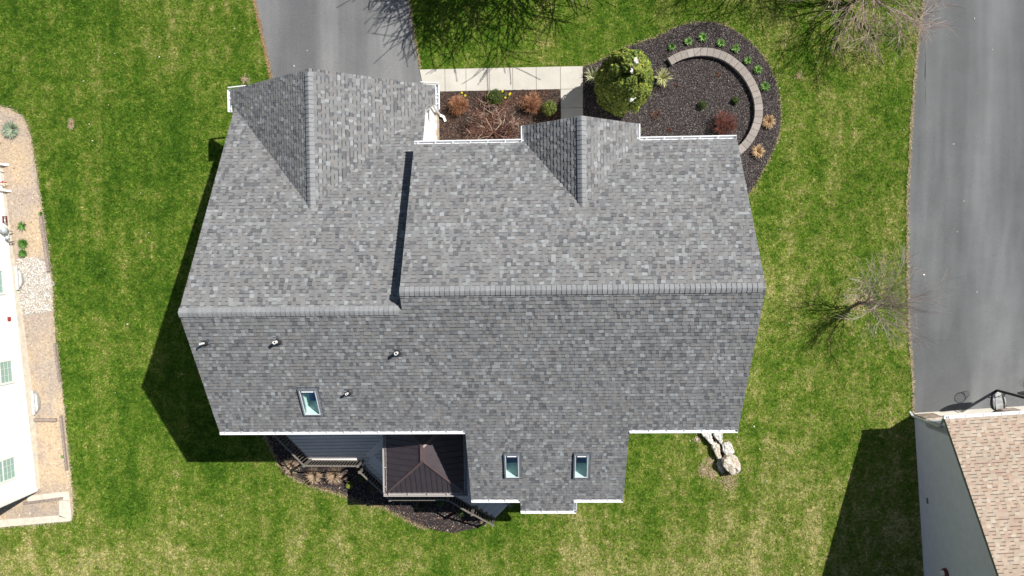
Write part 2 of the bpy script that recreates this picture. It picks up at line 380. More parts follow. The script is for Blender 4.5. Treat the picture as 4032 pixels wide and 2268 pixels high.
drive = gpoly([(1003, 0), (1036, 150), (1071, 310)]) + [(-11.0, 6.3), (-4.3, 6.3)] + gpoly([(1667, 345), (1652, 285), (1628, 130), (1609, 0)])
dL, dR = drive[0], drive[-1]
drive = [(dL[0]-0.9, 40)] + drive + [(dR[0]-0.2, 40)]
tag(sheet('driveway', ragged(drive, 0.3, 0.012, 3), 0.03, 'asphalt_front', 0.06), kind='structure')
sd = gpoly([(3642, -60), (3638, 0), (3622, 130), (3607, 265), (3588, 530), (3574, 800), (3577, 1090), (3580, 1283), (3592, 1428), (3597, 1500), (3599, 1626)])
corner = sd[-1]; RA = math.atan2(0.29, 4.69)
e1 = Vector((math.cos(RA), math.sin(RA))); e2 = Vector((math.sin(RA), -math.cos(RA)))
def RW(x, y): p = Vector(corner) + e1 * x + e2 * y; return (p.x, p.y)
side = [(sd[0][0]+0.8, 40)] + ragged(sd, 0.25, 0.02, 4)[:-8] + [sd[-1], RW(12, 0), (34, 40)]
tag(sheet('neighbour_driveway', side, 0.02, 'asphalt_side', 0.05), kind='structure')
apron = [RW(0, 0), RW(0, 0.35), RW(12, 0.35), RW(12, 0)]
tag(sheet('concrete_apron', apron, 0.028, 'concrete', 0.05), kind='structure')
# front walk: slabs with open joints
wx = [UG(*p)[0] for p in Z([(340, 250), (524, 250), (729, 250), (934, 250), (1140, 250), (1352, 250), (1549, 250)], 2.229, 1600, 200)]
yt = UG(1900, 200 + 154/2.229)[1]; yb = UG(1900, 200 + 353/2.229)[1]
x0l = UG(1652, 270)[0]; x0b = UG(1671, 357)[0]
mbw = MB(); gap = 0.008
def wslab(x0, x1, ya, yb_, x0b_=None):
    x0b_ = x0 if x0b_ is None else x0b_
    za, zb = float(G(ya)) + 0.045, float(G(yb_)) + 0.045
    mbw.slab([(x0+gap, ya-gap, za), (x1-gap, ya-gap, za), (x1-gap, yb_+gap, zb), (x0b_+gap, yb_+gap, zb)][::-1], 0.08)
wslab(x0l, wx[0], yt, yb, x0b)
for a, b in zip(wx, wx[1:]): wslab(a, b, yt, yb)
yy = yb; xa, xb = wx[-2], wx[-1]
for y2 in (UG(2300, 200 + 500/2.229)[1], UG(2300, 478)[1], 4.35, 3.4): wslab(xa, xb, yy, y2); yy = y2
o = mbw.build('front_walk', M['concrete']); tag(o, kind='structure')
# planting beds
small_bed = [(x0b - 0.1, yb), (xa, yb), (xa, 3.9), (-4.1, 3.9), (-4.1, yb)]
tag(sheet('mulch_bed', small_bed, 0.03, 'mulch_red'), kind='structure')
bb = Z([(88,425),(110,408),(200,376),(330,310),(420,262),(520,232),(640,190),(760,130),(860,90),(960,75),(1080,78),(1180,105),(1280,160),(1370,235),(1450,325),(1510,420),(1550,520),(1578,640),(1588,760),(1585,880),(1560,980),(1520,1080),(1470,1170),(1420,1270),(1345,1385)], 1.932, 2250, 50)
big_bed = gpoly(bb); big_bed = ragged(big_bed, 0.12, 0.035, 6)[:-80] if False else big_bed
bed_edge = ragged(big_bed + [(6.6, big_bed[-1][1]), (6.6, 3.9), (xb, 3.9)], 0.12, 0.03, 6)
tag(sheet('mulch_bed', bed_edge, 0.035, 'mulch'), kind='structure')
rb = Z([(-60,130),(60,330),(130,490),(250,640),(330,680),(470,740),(590,790),(700,805),(890,800),(900,980),(1340,985),(1420,1050),(1560,1120),(1700,1200),(1860,1250),(2050,1285),(2150,1290),(2330,1250),(2420,1230),(2480,1130)], 2.898, 1050, 1650)
rb[8:10] = [(1350, 1945), (1420, 1985)]
rear_bed = smooth_poly(gpoly(rb + [(1990, 1990), (1900, 1850)]) + [(-2.5, -5.2), (-9.5, -5.2)], 1)
rear_edge = ragged(rear_bed, 0.1, 0.035, 8)
tag(sheet('mulch_bed', rear_edge, 0.03, 'mulch'), kind='structure')
db = Z([(0,30),(60,42),(110,72),(150,100),(175,150),(195,220),(215,330),(235,460),(255,600),(280,740),(300,880),(320,1040),(335,1150),(337,1250),(345,1420)], 1.61, 0, 400) + \
     Z([(350,200),(372,400),(387,550),(402,700),(417,850),(427,970),(435,1085),(410,1125),(0,1162)], 1.497, 0, 1300)
dirt_bed = gpoly(db); dirt_poly = ragged([(-32, dirt_bed[0][1])] + dirt_bed + [(-32, dirt_bed[-1][1])], 0.15, 0.025, 9)
tag(sheet('dirt_bed', dirt_poly, 0.012, 'bare_dirt'), kind='structure')
gv = gpoly([(68,1022),(100,1015),(140,1012),(175,1030),(196,1060),(204,1110),(206,1160),(204,1225),(150,1232),(88,1236),(60,1180)])
tag(sheet('gravel_patch', ragged(smooth_poly(gv, 1), 0.14, 0.13, 10), 0.024, 'pale_gravel'), kind='structure')
# paver border at the south end of the dirt strip
pv = MB(); pp = lambda pts: [(*UG(*p)[:2], float(G(UG(*p)[1])) + 0.05) for p in pts]
for q in ([(110,1951),(235,1938),(272,1935),(276,1968),(236,1968),(112,1978)], [(236,1970),(276,1970),(284,2046),(236,2032)], [(0,2045),(120,2037),(236,2028),(284,2048),(274,2051),(120,2064),(0,2075)]):
    pv.slab(pp(q)[::-1], 0.08)
o = recalc(pv.build('paver_border', M['foundation'])); tag(o, kind='structure')

# ---- loose chips on the beds, tufts on the lawn (one object each, nobody could count them)
def scatter(poly, n, excl=()):
    a = np.array(poly); lo_, hi = a.min(0), a.max(0)
    P = rng.uniform(lo_, hi, (n, 2)); P = P[inpoly(P, poly)]
    for e in excl: P = P[~inpoly(P, e)]
    return P
def chips(name, poly, n, size, pal, dz, label=None):
    P = scatter(poly, n); m = len(P); a = rng.uniform(0, PI, m); L = rng.uniform(0.4, 1.0, m) * size; W_ = L * rng.uniform(0.25, 0.6, m)
    z = G(P[:, 1]) + dz + rng.uniform(0.004, 0.03, m); ca, sa = np.cos(a), np.sin(a)
    tz = rng.uniform(-0.5, 0.5, (m, 2)) * np.stack([L, W_], 1)
    Vt = np.zeros((m, 4, 3))
    for k, (i, j) in enumerate(((-1,-1),(1,-1),(1,1),(-1,1))):
        Vt[:, k, 0] = P[:, 0] + ca*i*L/2 - sa*j*W_/2; Vt[:, k, 1] = P[:, 1] + sa*i*L/2 + ca*j*W_/2; Vt[:, k, 2] = z + i*tz[:, 0]*0.5 + j*tz[:, 1]*0.5
    cols = np.array(pal)[rng.integers(0, len(pal), m)] * rng.uniform(0.7, 1.25, (m, 1))
    o = mesh(name, Vt.reshape(-1, 3), np.arange(m*4).reshape(m, 4), M['chips'], cols=cols); return tag(o, kind='stuff')
DARK = [(0.05,0.041,0.040),(0.075,0.063,0.062),(0.105,0.088,0.085),(0.035,0.030,0.030),(0.14,0.12,0.112),(0.21,0.185,0.17)]
RED = [(0.05,0.037,0.034),(0.10,0.055,0.042),(0.16,0.08,0.05),(0.03,0.024,0.022),(0.17,0.12,0.09),(0.07,0.055,0.05),(0.045,0.036,0.034)]
chips('mulch_chips', bed_edge, 60000, 0.055, DARK, 0.035)
chips('mulch_chips', small_bed, 12000, 0.07, RED, 0.03)
chips('mulch_chips', rear_edge, 14000, 0.07, DARK + [(0.25, 0.12, 0.07)], 0.03)
chips('dry_leaf_litter', rear_edge, 1100, 0.065, [(0.45,0.33,0.2),(0.5,0.25,0.15),(0.6,0.5,0.4)], 0.04)
chips('straw_litter', dirt_poly, 9000, 0.08, [(0.54,0.43,0.31),(0.45,0.35,0.26),(0.60,0.50,0.40),(0.33,0.24,0.17)], 0.012)
chips('gravel_stones', [(x*1.0, y) for x, y in gv], 5000, 0.05, [(0.78,0.76,0.73),(0.62,0.56,0.49),(0.80,0.79,0.77),(0.50,0.41,0.32)], 0.024)
walk_poly = [(x0l, yt), (xb, yt), (xb, 3.9), (xa, 3.9), (xa, yb), (x0b, yb)]
house_foot = [(-11.2, 6.2), (-4.2, 6.2), (-4.2, 4.1), (6.8, 4.1), (6.8, -5.3), (-11.2, -5.3)]
rh_foot = [RW(0, 0), RW(14, 0), RW(14, 16), RW(0, 16)]
def tufts(n):
    P = rng.uniform((-26.5, -15.5), (21.5, 13.5), (n, 2))
    for e in (drive, side, walk_poly, bed_edge, small_bed, rear_edge, dirt_poly, house_foot, rh_foot): P = P[~inpoly(P, e)]
    m = len(P); B = 3; z = G(P[:, 1])
    ang = rng.uniform(0, 2*PI, (m, B)); L = rng.uniform(0.035, 0.085, (m, B)); hh = rng.uniform(0.012, 0.05, (m, B)); wd = rng.uniform(0.010, 0.020, (m, B))
    cx = P[:, 0:1] + rng.normal(0, 0.012, (m, B)); cy = P[:, 1:2] + rng.normal(0, 0.012, (m, B)); ca, sa = np.cos(ang), np.sin(ang)
    Vt = np.zeros((m, B, 3, 3))
    Vt[:, :, 0] = np.stack([cx - sa*wd, cy + ca*wd, np.repeat(z[:, None], B, 1) + 0.003], -1)
    Vt[:, :, 1] = np.stack([cx + sa*wd, cy - ca*wd, np.repeat(z[:, None], B, 1) + 0.003], -1)
    Vt[:, :, 2] = np.stack([cx + ca*L, cy + sa*L, z[:, None] + hh], -1)
    g = rng.uniform(0.50, 1.95, (m, 1)); st = rng.random((m, 1)) < 0.085
    col = np.where(st, np.array([[2.2, 1.6, 2.4]]), np.array([[1.0, 1.0, 1.0]]) * g)
    col = col * rng.uniform(0.8, 1.2, (m, 1)); col = np.repeat(col[:, None], B, 1).reshape(-1, 3)
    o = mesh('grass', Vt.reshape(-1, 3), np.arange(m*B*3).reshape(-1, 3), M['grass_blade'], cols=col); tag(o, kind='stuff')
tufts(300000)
chips('fallen_flecks', [(-23, -14), (21, -14), (21, 12), (-23, 12)], 150, 0.07, [(0.75,0.7,0.6),(0.6,0.45,0.3),(0.8,0.78,0.75)], 0.03)
# longer dead grass along the edges of drives and beds
def edging(line, n, pal, spread=0.05, h=0.05, name='dry_edge_grass'):
    pts = [Vector(p) for p in line]; L = [(b - a).length for a, b in zip(pts, pts[1:])]; tot = sum(L); V = []; K = []
    for _ in range(n):
        s = random.uniform(0, tot); i = 0
        while i < len(L) - 1 and s > L[i]: s -= L[i]; i += 1
        p = pts[i].lerp(pts[i+1], s / max(L[i], 1e-6)); p += Vector((random.gauss(0, spread), random.gauss(0, spread)))
        z = float(G(p.y)) + 0.02; a = random.uniform(0, 2*PI); l = random.uniform(0.04, 0.11); wv = 0.014
        V += [(p.x - math.sin(a)*wv, p.y + math.cos(a)*wv, z), (p.x + math.sin(a)*wv, p.y - math.cos(a)*wv, z), (p.x + math.cos(a)*l, p.y + math.sin(a)*l, z + random.uniform(0.01, h))]
        c = random.choice(pal); k = random.uniform(0.7, 1.2); K.append(tuple(q*k for q in c))
    o = mesh(name, V, np.arange(len(V)).reshape(-1, 3), M['foliage'], cols=K); return tag(o, kind='stuff')
DRY = [(0.45,0.36,0.20),(0.38,0.28,0.15),(0.50,0.40,0.25),(0.12,0.14,0.03)]
edging([Vector(p) - Vector((0.03, 0)) for p in sd], 3600, DRY + [(0.62,0.58,0.42)], 0.022)
edging([drive[1], drive[2], drive[3]], 1200, [(0.45,0.26,0.12),(0.5,0.38,0.22),(0.3,0.2,0.1)], 0.04)
edging(gpoly([(1612, 0), (1631, 130), (1655, 268)]), 500, DRY, 0.03)
edging(dirt_bed, 1500, [(0.55,0.48,0.38),(0.4,0.33,0.22)], 0.05)
edging(rear_bed[:int(len(rear_bed)*0.6)], 2200, DRY, 0.06)
edging(big_bed, 1200, DRY, 0.05)
dead = gpoly([(3388, 1178)])[0]
for (px, py, n, sp) in ((3390, 1185, 500, 0.38), (2775, 1850, 260, 0.16), (2870, 1895, 260, 0.2), (2805, 1870, 160, 0.1), (2745, 1730, 120, 0.08), (965, 316, 110, 0.09), (282, 480, 100, 0.06), (279, 500, 90, 0.06), (2795, 1815, 120, 0.08), (3145, 300, 60, 0.08)):
    c0 = UG(px, py)[:2]; edging([c0, (c0[0]+0.02, c0[1]+0.02)], n, [(0.5,0.38,0.24),(0.42,0.28,0.16),(0.55,0.48,0.35)], sp, name='dead_grass_patch')

# ---------------------------------------------------------------- shingled roof planes, tab by tab
def clip(poly, a, b, c):                     # keep a*u+b*v+c >= 0
    out = []; n = len(poly)
    for i in range(n):
        p, q = poly[i], poly[(i+1) % n]; dp = a*p[0]+b*p[1]+c; dq = a*q[0]+b*q[1]+c
        if dp >= 0: out.append(p)
        if dp * dq < 0: t_ = dp/(dp-dq); out.append(tuple(p[k]+(q[k]-p[k])*t_ for k in range(len(p))))
    return out
def ccw(poly):
    a = sum(poly[i][0]*poly[(i+1)%len(poly)][1]-poly[(i+1)%len(poly)][0]*poly[i][1] for i in range(len(poly)))
    return poly if a > 0 else poly[::-1]
GRAY = [((0.178,0.180,0.184),6),((0.155,0.157,0.163),5),((0.186,0.182,0.180),5),((0.222,0.229,0.234),3.0),((0.112,0.114,0.121),3.4),((0.252,0.262,0.268),0.9),((0.164,0.161,0.160),4)]
TAN = [((0.39,0.305,0.240),7),((0.41,0.330,0.262),6),((0.375,0.275,0.215),3.0),((0.375,0.315,0.252),3),((0.385,0.285,0.225),1.2),((0.44,0.375,0.305),3)]
class Plane:
    """roof plane through (x0,y0,z0) falling with gradient `s` along the unit direction `down` in plan"""
    def __init__(s, p0, down, sl): s.p0 = Vector(p0); s.d = Vector((down[0], down[1])).normalized(); s.sl = sl; s.k = math.sqrt(1+sl*sl); s.e = Vector((-s.d.y, s.d.x))
    def z(s, x, y): return s.p0.z - s.sl * ((x-s.p0.x)*s.d.x + (y-s.p0.y)*s.d.y)
    def uv(s, x, y): r = Vector((x-s.p0.x, y-s.p0.y)); return (r.dot(s.e), r.dot(s.d)*s.k)
    def at(s, u, v, h=0.0):
        h_ = v / s.k; p = Vector((s.p0.x, s.p0.y)) + s.e*u + s.d*h_
        n = Vector((s.d.x*s.sl, s.d.y*s.sl, 1)).normalized()
        return (p.x + n.x*h, p.y + n.y*h, s.p0.z - s.sl*h_ + n.z*h)
    def n(s): return (s.d.x*s.sl, s.d.y*s.sl, 1)
    def on(s, px, py): return UP(px, py, tuple(s.p0), s.n())
def shingle(mb, pl, polys, holes=(), pal=GRAY, expo=0.143, seed=0, wmin=0.08, wmax=0.19, th=0.013):
    P = [ccw([pl.uv(*p) for p in poly]) for poly in polys]
    us = [u for q in P for u, v in q]; vs = [v for q in P for u, v in q]
    Hs = []
    for h in holes:
        q = [pl.uv(*p) for p in h]; Hs.append((min(a for a, b in q), max(a for a, b in q), min(b for a, b in q), max(b for a, b in q)))
    r = random.Random(seed); cols = [c for c, w_ in pal]; wts = [w_ for c, w_ in pal]
    v_end = max(vs); row = 0; v = v_end - expo
    while v > min(vs) - expo:
        u = min(us) - r.uniform(0, wmax); raised = r.random() < 0.5
        while u < max(us):
            wd = r.uniform(wmin, wmax) if not raised else r.uniform(wmin, wmax*0.85)
            c = r.choices(cols, wts)[0]; k = r.uniform(0.94, 1.06)*(1.10 if pal is GRAY else 1.0); c = (c[0]*k, c[1]*k, c[2]*k)
            cell = [(u, v), (u+wd, v), (u+wd, v+expo), (u, v+expo)]
            h1 = th * (1.9 if raised else 1.0) + r.uniform(0, 0.002)
            for q in P:
                if max(a for a, b in q) < u or min(a for a, b in q) > u+wd or max(b for a, b in q) < v or min(b for a, b in q) > v+expo: continue
                pc = cell
                for i in range(len(q)):
                    a_, b_ = q[i], q[(i+1) % len(q)]; A = -(b_[1]-a_[1]); B = (b_[0]-a_[0]); Cc = -(A*a_[0]+B*a_[1]); pc = clip(pc, A, B, Cc)
                    if len(pc) < 3: break
                if len(pc) < 3: continue
                pcs = [pc]
                for (h0, h1_, g0, g1) in Hs:
                    nxt = []
                    for s_ in pcs:
                        for part_ in (clip(s_, -1, 0, h0), clip(s_, 1, 0, -h1_)):
                            if len(part_) > 2: nxt.append(part_)
                        mid = clip(clip(s_, 1, 0, -h0), -1, 0, h1_) if len(s_) > 2 else []
                        if len(mid) > 2:
                            for part_ in (clip(mid, 0, -1, g0), clip(mid, 0, 1, -g1)):
                                if len(part_) > 2: nxt.append(part_)
                    pcs = nxt
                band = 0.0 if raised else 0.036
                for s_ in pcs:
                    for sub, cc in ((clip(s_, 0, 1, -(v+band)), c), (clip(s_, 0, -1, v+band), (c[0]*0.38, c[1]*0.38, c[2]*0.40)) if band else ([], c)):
                        if len(sub) < 3: continue
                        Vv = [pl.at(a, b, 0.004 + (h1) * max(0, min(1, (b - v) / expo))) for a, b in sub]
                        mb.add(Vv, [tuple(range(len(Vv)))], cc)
                        for i in range(len(sub)):                 # butt face at the lower edge
                            a, b = sub[i], sub[(i+1) % len(sub)]
                            if abs(a[1]-(v+expo)) < 1e-5 and abs(b[1]-(v+expo)) < 1e-5:
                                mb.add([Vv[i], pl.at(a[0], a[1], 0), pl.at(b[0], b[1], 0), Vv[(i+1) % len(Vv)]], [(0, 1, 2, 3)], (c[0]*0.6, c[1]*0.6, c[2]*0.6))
            u += wd; raised = not raised if r.random() < 0.8 else raised
        v -= expo; row += 1
def decking(mb, pl, poly, th=0.16, drop=0.0):
    P = ccw(list(poly)); mb.slab([(x, y, pl.z(x, y) - drop) for x, y in P], th)
def cap_run(mb, a, b, dl, dr, half=0.15, pitch=0.158, lift=0.048, seed=1, slope_l=0.62, slope_r=0.62, cols=None):
    """ridge cap shingles from a to b; dl / dr plan directions of the two falls"""
    r = random.Random(seed); a = Vector(a); b = Vector(b); L = (b-a).length; d = (b-a)/L; n = max(1, int(L/pitch))
    for i in range(n):
        s0, s1 = i*pitch, min(L, (i+1)*pitch+0.004); k = r.uniform(0.9, 1.1); base = (0.225*k, 0.23*k, 0.238*k)
        for (dd, sl) in ((dl, slope_l), (dr, slope_r)):
            dd = Vector((dd[0], dd[1], 0)).normalized()
            off = [0, half*0.35, half]; Vv = []
            for s_, h_ in ((s0, 0.022), (s1, 0.0)):
                for j, o_ in enumerate(off):
                    zz = -sl*o_ + lift + h_ - (0.018 if j == 0 else 0.0) * 0
                    p = a + d*s_ + dd*o_; Vv.append((p.x, p.y, p.z + zz - (0.012 if j == 0 else 0)))
            for j in range(3):                                     # outer drop edge and butt end
                pass
            p0 = a + d*s0 + dd*half; p1 = a + d*s1 + dd*half
            Vv += [(p0.x, p0.y, p0.z - sl*half + lift - 0.012), (p1.x, p1.y, p1.z - sl*half + lift - 0.012)]
            mb.add(Vv, [(0,1,4,3), (1,2,5,4), (2,6,7,5)], base)
            q = [(x, y, z - 0.024) for x, y, z in Vv[:3]]
            mb.add(Vv[:3] + q, [(0,3,4,1), (1,4,5,2)], (0.06, 0.06, 0.063))  # butt ends coloured dark to draw the shadow gap between caps
K_ = 0.6227
xL, xR, xS = -11.498, 7.028, -4.286
yR, zR = -0.6454, 9.508; yL, zL = -1.259, 9.126
yFR = 4.462; yE = -5.708
house = thing('house', (-2, 0, 0.5), 'large gray shingled house filling the middle, with white gutters and two front gables', 'house')
P_rear = Plane((0, yR, zR), (0, -1), K_); P_fr = Plane((0, yR, zR), (0, 1), K_); P_fl = Plane((0, yL, zL), (0, 1), K_)
xgR, ygF, zgR = -7.812, 7.041, 6.976; ygB = yL + (zL - zgR)/K_
exl, exr = -11.68, -3.80; zge = 4.27
sgl = (zgR - zge)/(xgR - exl); sgr = (zgR - zge)/(exr - xgR)
P_gl = Plane((xgR, 0, zgR), (-1, 0), sgl); P_gr = Plane((xgR, 0, zgR), (1, 0), sgr)
def val_y(x, pl): return yL + (zL - pl.z(x, 0))/K_
# entry gable
pk = P_fr.on(2293, 815); zp = pk[2]; yEnF = U(2293, 455, zp)[1]; xe = pk[0]
xel = U(2066.6, 520, 6.33)[0]; xer = U(2506, 515, 6.33)[0]; ze_ = P_fr.z(0, yFR)
P_el = Plane((xe, 0, zp), (-1, 0), (zp-ze_)/(xe-xel)); P_er = Plane((xe, 0, zp), (1, 0), (zp-ze_)/(xer-xe))
XR = -4.12                                             # right rake of the lower front roof
x1, x2, yX, bx1, bx2, yB = -2.607, 3.213, -8.808, -0.7215, 1.312, -9.346
rear_polys = [[(xL, yL), (xS, yL), (xS, yE), (xL, yE)], [(xS, yR), (xR, yR), (xR, yE), (xS, yE)], [(x1, yE), (x2, yE), (x2, yX), (x1, yX)], [(bx1, yX), (bx2, yX), (bx2, yB), (bx1, yB)]]
fl_polys = [[(xL, yL), (xgR, yL), (xgR, ygB), (xL, val_y(xL, P_gl))], [(xgR, yL), (XR, yL), (XR, val_y(XR, P_gr)), (xgR, ygB)]]
gl_polys = [[(xgR, ygB), (xgR, ygF), (exl, ygF), (exl, val_y(exl, P_gl))]]
gr_polys = [[(xgR, ygB), (xgR, ygF), (exr, ygF), (exr, val_y(exr, P_gr) - 0.15)]]
fr_polys = [[(xS, yR), (xe, yR), (xe, pk[1]), (xel, yFR), (xS, yFR)], [(xe, yR), (xR, yR), (xR, yFR), (xer, yFR), (xe, pk[1])]]
el_polys = [[(xe, pk[1]), (xe, yEnF), (xel, yEnF), (xel, yFR)]]; er_polys = [[(xe, pk[1]), (xe, yEnF), (xer, yEnF), (xer, yFR)]]
# skylight corners on the rear plane
def sky_rect(pts):
    q = [P_rear.on(*p) for p in pts]; xs = sorted(p[0] for p in q); ys = sorted(p[1] for p in q)
    return ((xs[0]+xs[1])/2, (xs[2]+xs[3])/2, (ys[0]+ys[1])/2, (ys[2]+ys[3])/2)
sk = [sky_rect([(1178,1530),(1251,1530),(1270,1634),(1197,1636)]), sky_rect([(1984,1785),(2049,1785),(2047,1881),(1988,1881)]), sky_rect([(2257,1785),(2322,1785),(2316,1881),(2260,1881)])]
holes = [[(a, c), (b, c), (b, d), (a, d)] for a, b, c, d in sk]
mb = MB()
shingle(mb, P_rear, rear_polys, holes, seed=1); shingle(mb, P_fl, fl_polys, seed=2)
shingle(mb, P_gl, gl_polys, seed=3); shingle(mb, P_gr, gr_polys, seed=4)
shingle(mb, P_fr, fr_polys, seed=5); shingle(mb, P_el, el_polys, seed=6); shingle(mb, P_er, er_polys, seed=7)
roof = mb.build('roof', M['shingle'], house, cols=True)
mb = MB()
def deck_hole(pl, polys, holes):
    r = []
    for poly in polys:
        pcs = [ccw(poly)]
        for h in holes:
            hx0, hx1 = h[0][0], h[1][0]; hy0, hy1 = h[0][1], h[2][1]; nxt = []
            for s_ in pcs:
                nxt += [clip(s_, -1, 0, hx0), clip(s_, 1, 0, -hx1)]; mid = clip(clip(s_, 1, 0, -hx0), -1, 0, hx1)
                if len(mid) > 2: nxt += [clip(mid, 0, -1, hy0), clip(mid, 0, 1, -hy1)]
            pcs = [p for p in nxt if len(p) > 2]
        r += pcs
    return r
for pl, ps in ((P_fl, fl_polys), (P_gl, gl_polys), (P_gr, gr_polys), (P_fr, fr_polys), (P_el, el_polys), (P_er, er_polys)):
    for p in ps: decking(mb, pl, p)
for p in deck_hole(P_rear, rear_polys, holes): decking(mb, P_rear, p)
recalc(mb.build('roof_deck', M['trim_white'], house))
mb = MB(); cap_run(mb, (xS, yR, zR), (xR, yR, zR), (0, 1), (0, -1), seed=1); mb.build('ridge_cap', M['blocky'], house, cols=True)
mb = MB(); cap_run(mb, (xL, yL, zL), (xS - 0.03, yL, zL), (0, 1), (0, -1), seed=2); mb.build('ridge_cap', M['blocky'], house, cols=True)
mb = MB(); cap_run(mb, (xgR, ygB - 0.02, zgR), (xgR, ygF, zgR), (-1, 0), (1, 0), seed=3, slope_l=sgl, slope_r=sgr); mb.build('ridge_cap', M['blocky'], house, cols=True)
mb = MB(); cap_run(mb, (xe, pk[1], zp), (xe, yEnF, zp), (-1, 0), (1, 0), seed=4, slope_l=P_el.sl, slope_r=P_er.sl); mb.build('ridge_cap', M['blocky'], house, cols=True)

# ---- walls (closed prisms under the roofs)
def prism_x(mb, prof, xa, xb):
    n = len(prof); V = [(xa, y, z) for y, z in prof] + [(xb, y, z) for y, z in prof]
    mb.add(V, [tuple(range(n)), tuple(reversed(range(n, 2*n)))] + [(i, (i+1) % n, (i+1) % n + n, i+n) for i in range(n) if not (prof[i][1] > 2 and prof[(i+1) % n][1] > 2)])
def prism_y(mb, prof, ya, yb_):
    n = len(prof); V = [(x, ya, z) for x, z in prof] + [(x, yb_, z) for x, z in prof]
    mb.add(V, [tuple(range(n)), tuple(reversed(range(n, 2*n)))] + [(i, (i+1) % n, (i+1) % n + n, i+n) for i in range(n)])
D = 0.19
def wallm(fn, *a):
    m_ = MB(); fn(m_, *a); return recalc(m_.build('wall', M['siding_white'], house))
wallm(prism_x, [(-5.35, -0.3), (-5.35, P_rear.z(0, -5.35)-D), (yL, zL-D), (6.4, P_fl.z(0, 6.4)-D), (6.4, -0.3)], xL+0.2, -4.16)
wallm(prism_x, [(-5.34, -0.3), (-5.34, P_rear.z(0, -5.34)-D), (yR, zR-D), (4.12, P_fr.z(0, 4.12)-D), (4.12, -0.3)], -4.158, xR-0.2)
wallm(prism_y, [(-11.3, 0), (-11.3, P_gl.z(-11.3, 0)-D), (xgR, zgR-D), (-4.17, P_gr.z(-4.17, 0)-D), (-4.17, 0)], 6.39, 6.72)
wallm(prism_y, [(xel+0.35, 0), (xel+0.35, P_el.z(xel+0.35, 0)-D), (xe, zp-D), (xer-0.35, P_er.z(xer-0.35, 0)-D), (xer-0.35, 0)], 4.11, yEnF-0.35)
wallm(prism_x, [(-5.33, -0.3), (-8.45, -0.3), (-8.45, P_rear.z(0, -8.45)-D), (-5.33, P_rear.z(0, -5.33)-D)], x1+0.3, x2-0.3)
wallm(prism_x, [(-8.44, -0.3), (-9.1, -0.3), (-9.1, P_rear.z(0, -9.1)-D), (-8.44, P_rear.z(0, -8.44)-D)], bx1+0.12, bx2-0.12)
mb = MB(); mb.box(-4.17, -4.085, 4.13, 6.7, 0.6, 1.75)
mesh('stone_veneer', mb.V, mb.F, M['ledge_stone'], house)
# garage doors and entry door, hidden from above but part of the front
for gx in (-9.6, -6.0):
    mb = MB(); mb.box(gx-1.3, gx+1.3, 6.72, 6.78, 0.95, 3.2)
    for r_ in range(4):
        for c_ in range(4): mb.box(gx-1.2+c_*0.62, gx-0.72+c_*0.62, 6.782, 6.80, 1.05+r_*0.54, 1.45+r_*0.54)
    mb.build('garage_door', M['door_cream'], house)
mb = MB(); mb.box(xe-0.5, xe+0.5, yEnF-0.349, yEnF-0.29, 1.05, 3.1); mb.box(xe-0.35, xe+0.35, yEnF-0.288, yEnF-0.27, 1.3, 2.0)
dr_ = mb.build('front_door', M['maroon'], house)
mb = MB(); mb.box(xe+0.36, xe+0.42, yEnF-0.288, yEnF-0.22, 2.05, 2.12); mb.build('handle', M['galv'], dr_)

# ---- gutters with hangers
GP = [(0, 0.0), (0, -0.125), (0.095, -0.125), (0.125, -0.04), (0.125, 0.0), (0.092, 0.0), (0.092, -0.012), (0.108, -0.02), (0.085, -0.11), (0.012, -0.11), (0.012, 0.0)]
def gutter(a, b, out, parent=None, mat='white_metal', sc=1.0, step=0.62, hang=True, skip_end=0.05, nm='gutter'):
    parent = parent or house
    a = Vector(a); b = Vector(b); o_ = Vector((out[0], out[1], 0)).normalized(); d = (b-a).normalized(); L = (b-a).length
    m_ = MB(); n = len(GP); Vv = []
    for p in (a, b):
        for q, z in GP: Vv.append(tuple(p + o_*q*sc + Vector((0, 0, z*sc))))
    m_.add(Vv, [(i, (i+1) % n, (i+1) % n + n, i+n) for i in range(n)])
    for p, s_ in ((a, 0.006), (b, -0.006)):                       # end caps
        q = [tuple(p + o_*x*sc + Vector((0, 0, z*sc)) + d*t_) for t_ in (0, s_) for x, z in GP[:5]]
        m_.add(q, [(0,1,2,3,4), (9,8,7,6,5)] + [(i, (i+1) % 5, (i+1) % 5 + 5, i+5) for i in range(5)])
    g = recalc(m_.build(nm, M[mat], parent))
    if hang:
        proto = None; k = max(1, int(L/step)); off = (L - k*step)/2 + 0.1
        for i in range(k+1):
            s_ = off + i*step
            if s_ > L - skip_end: break
            p = a + d*s_
            if proto is None:
                h = MB(); c = Vector((0, 0, 0)); h.bar(tuple(p + o_*0.004*sc + Vector((0,0,0.002))), tuple(p + o_*0.115*sc + Vector((0,0,0.002))), 0.030*sc, 0.012)
                proto = h.build('hanger', M[mat], g); pb = p
            else:
                c_ = proto.copy(); C.objects.link(c_); c_.parent = g; c_.location = p - pb
    return g
zE_, zF_ = P_rear.z(0, yE) - 0.01, P_fr.z(0, yFR) - 0.01
gutter((xL, yE-0.012, zE_), (x1-0.01, yE-0.012, zE_), (0, -1)); gutter((x2+0.01, yE-0.012, zE_), (xR, yE-0.012, zE_), (0, -1))
zX = P_rear.z(0, yX)-0.01; zB = P_rear.z(0, yB)-0.01
gutter((x1, yX-0.012, zX), (bx1-0.01, yX-0.012, zX), (0, -1)); gutter((bx2+0.01, yX-0.012, zX), (x2, yX-0.012, zX), (0, -1))
gutter((bx1, yB-0.012, zB), (bx2+0.12, yB-0.012, zB), (0, -1))
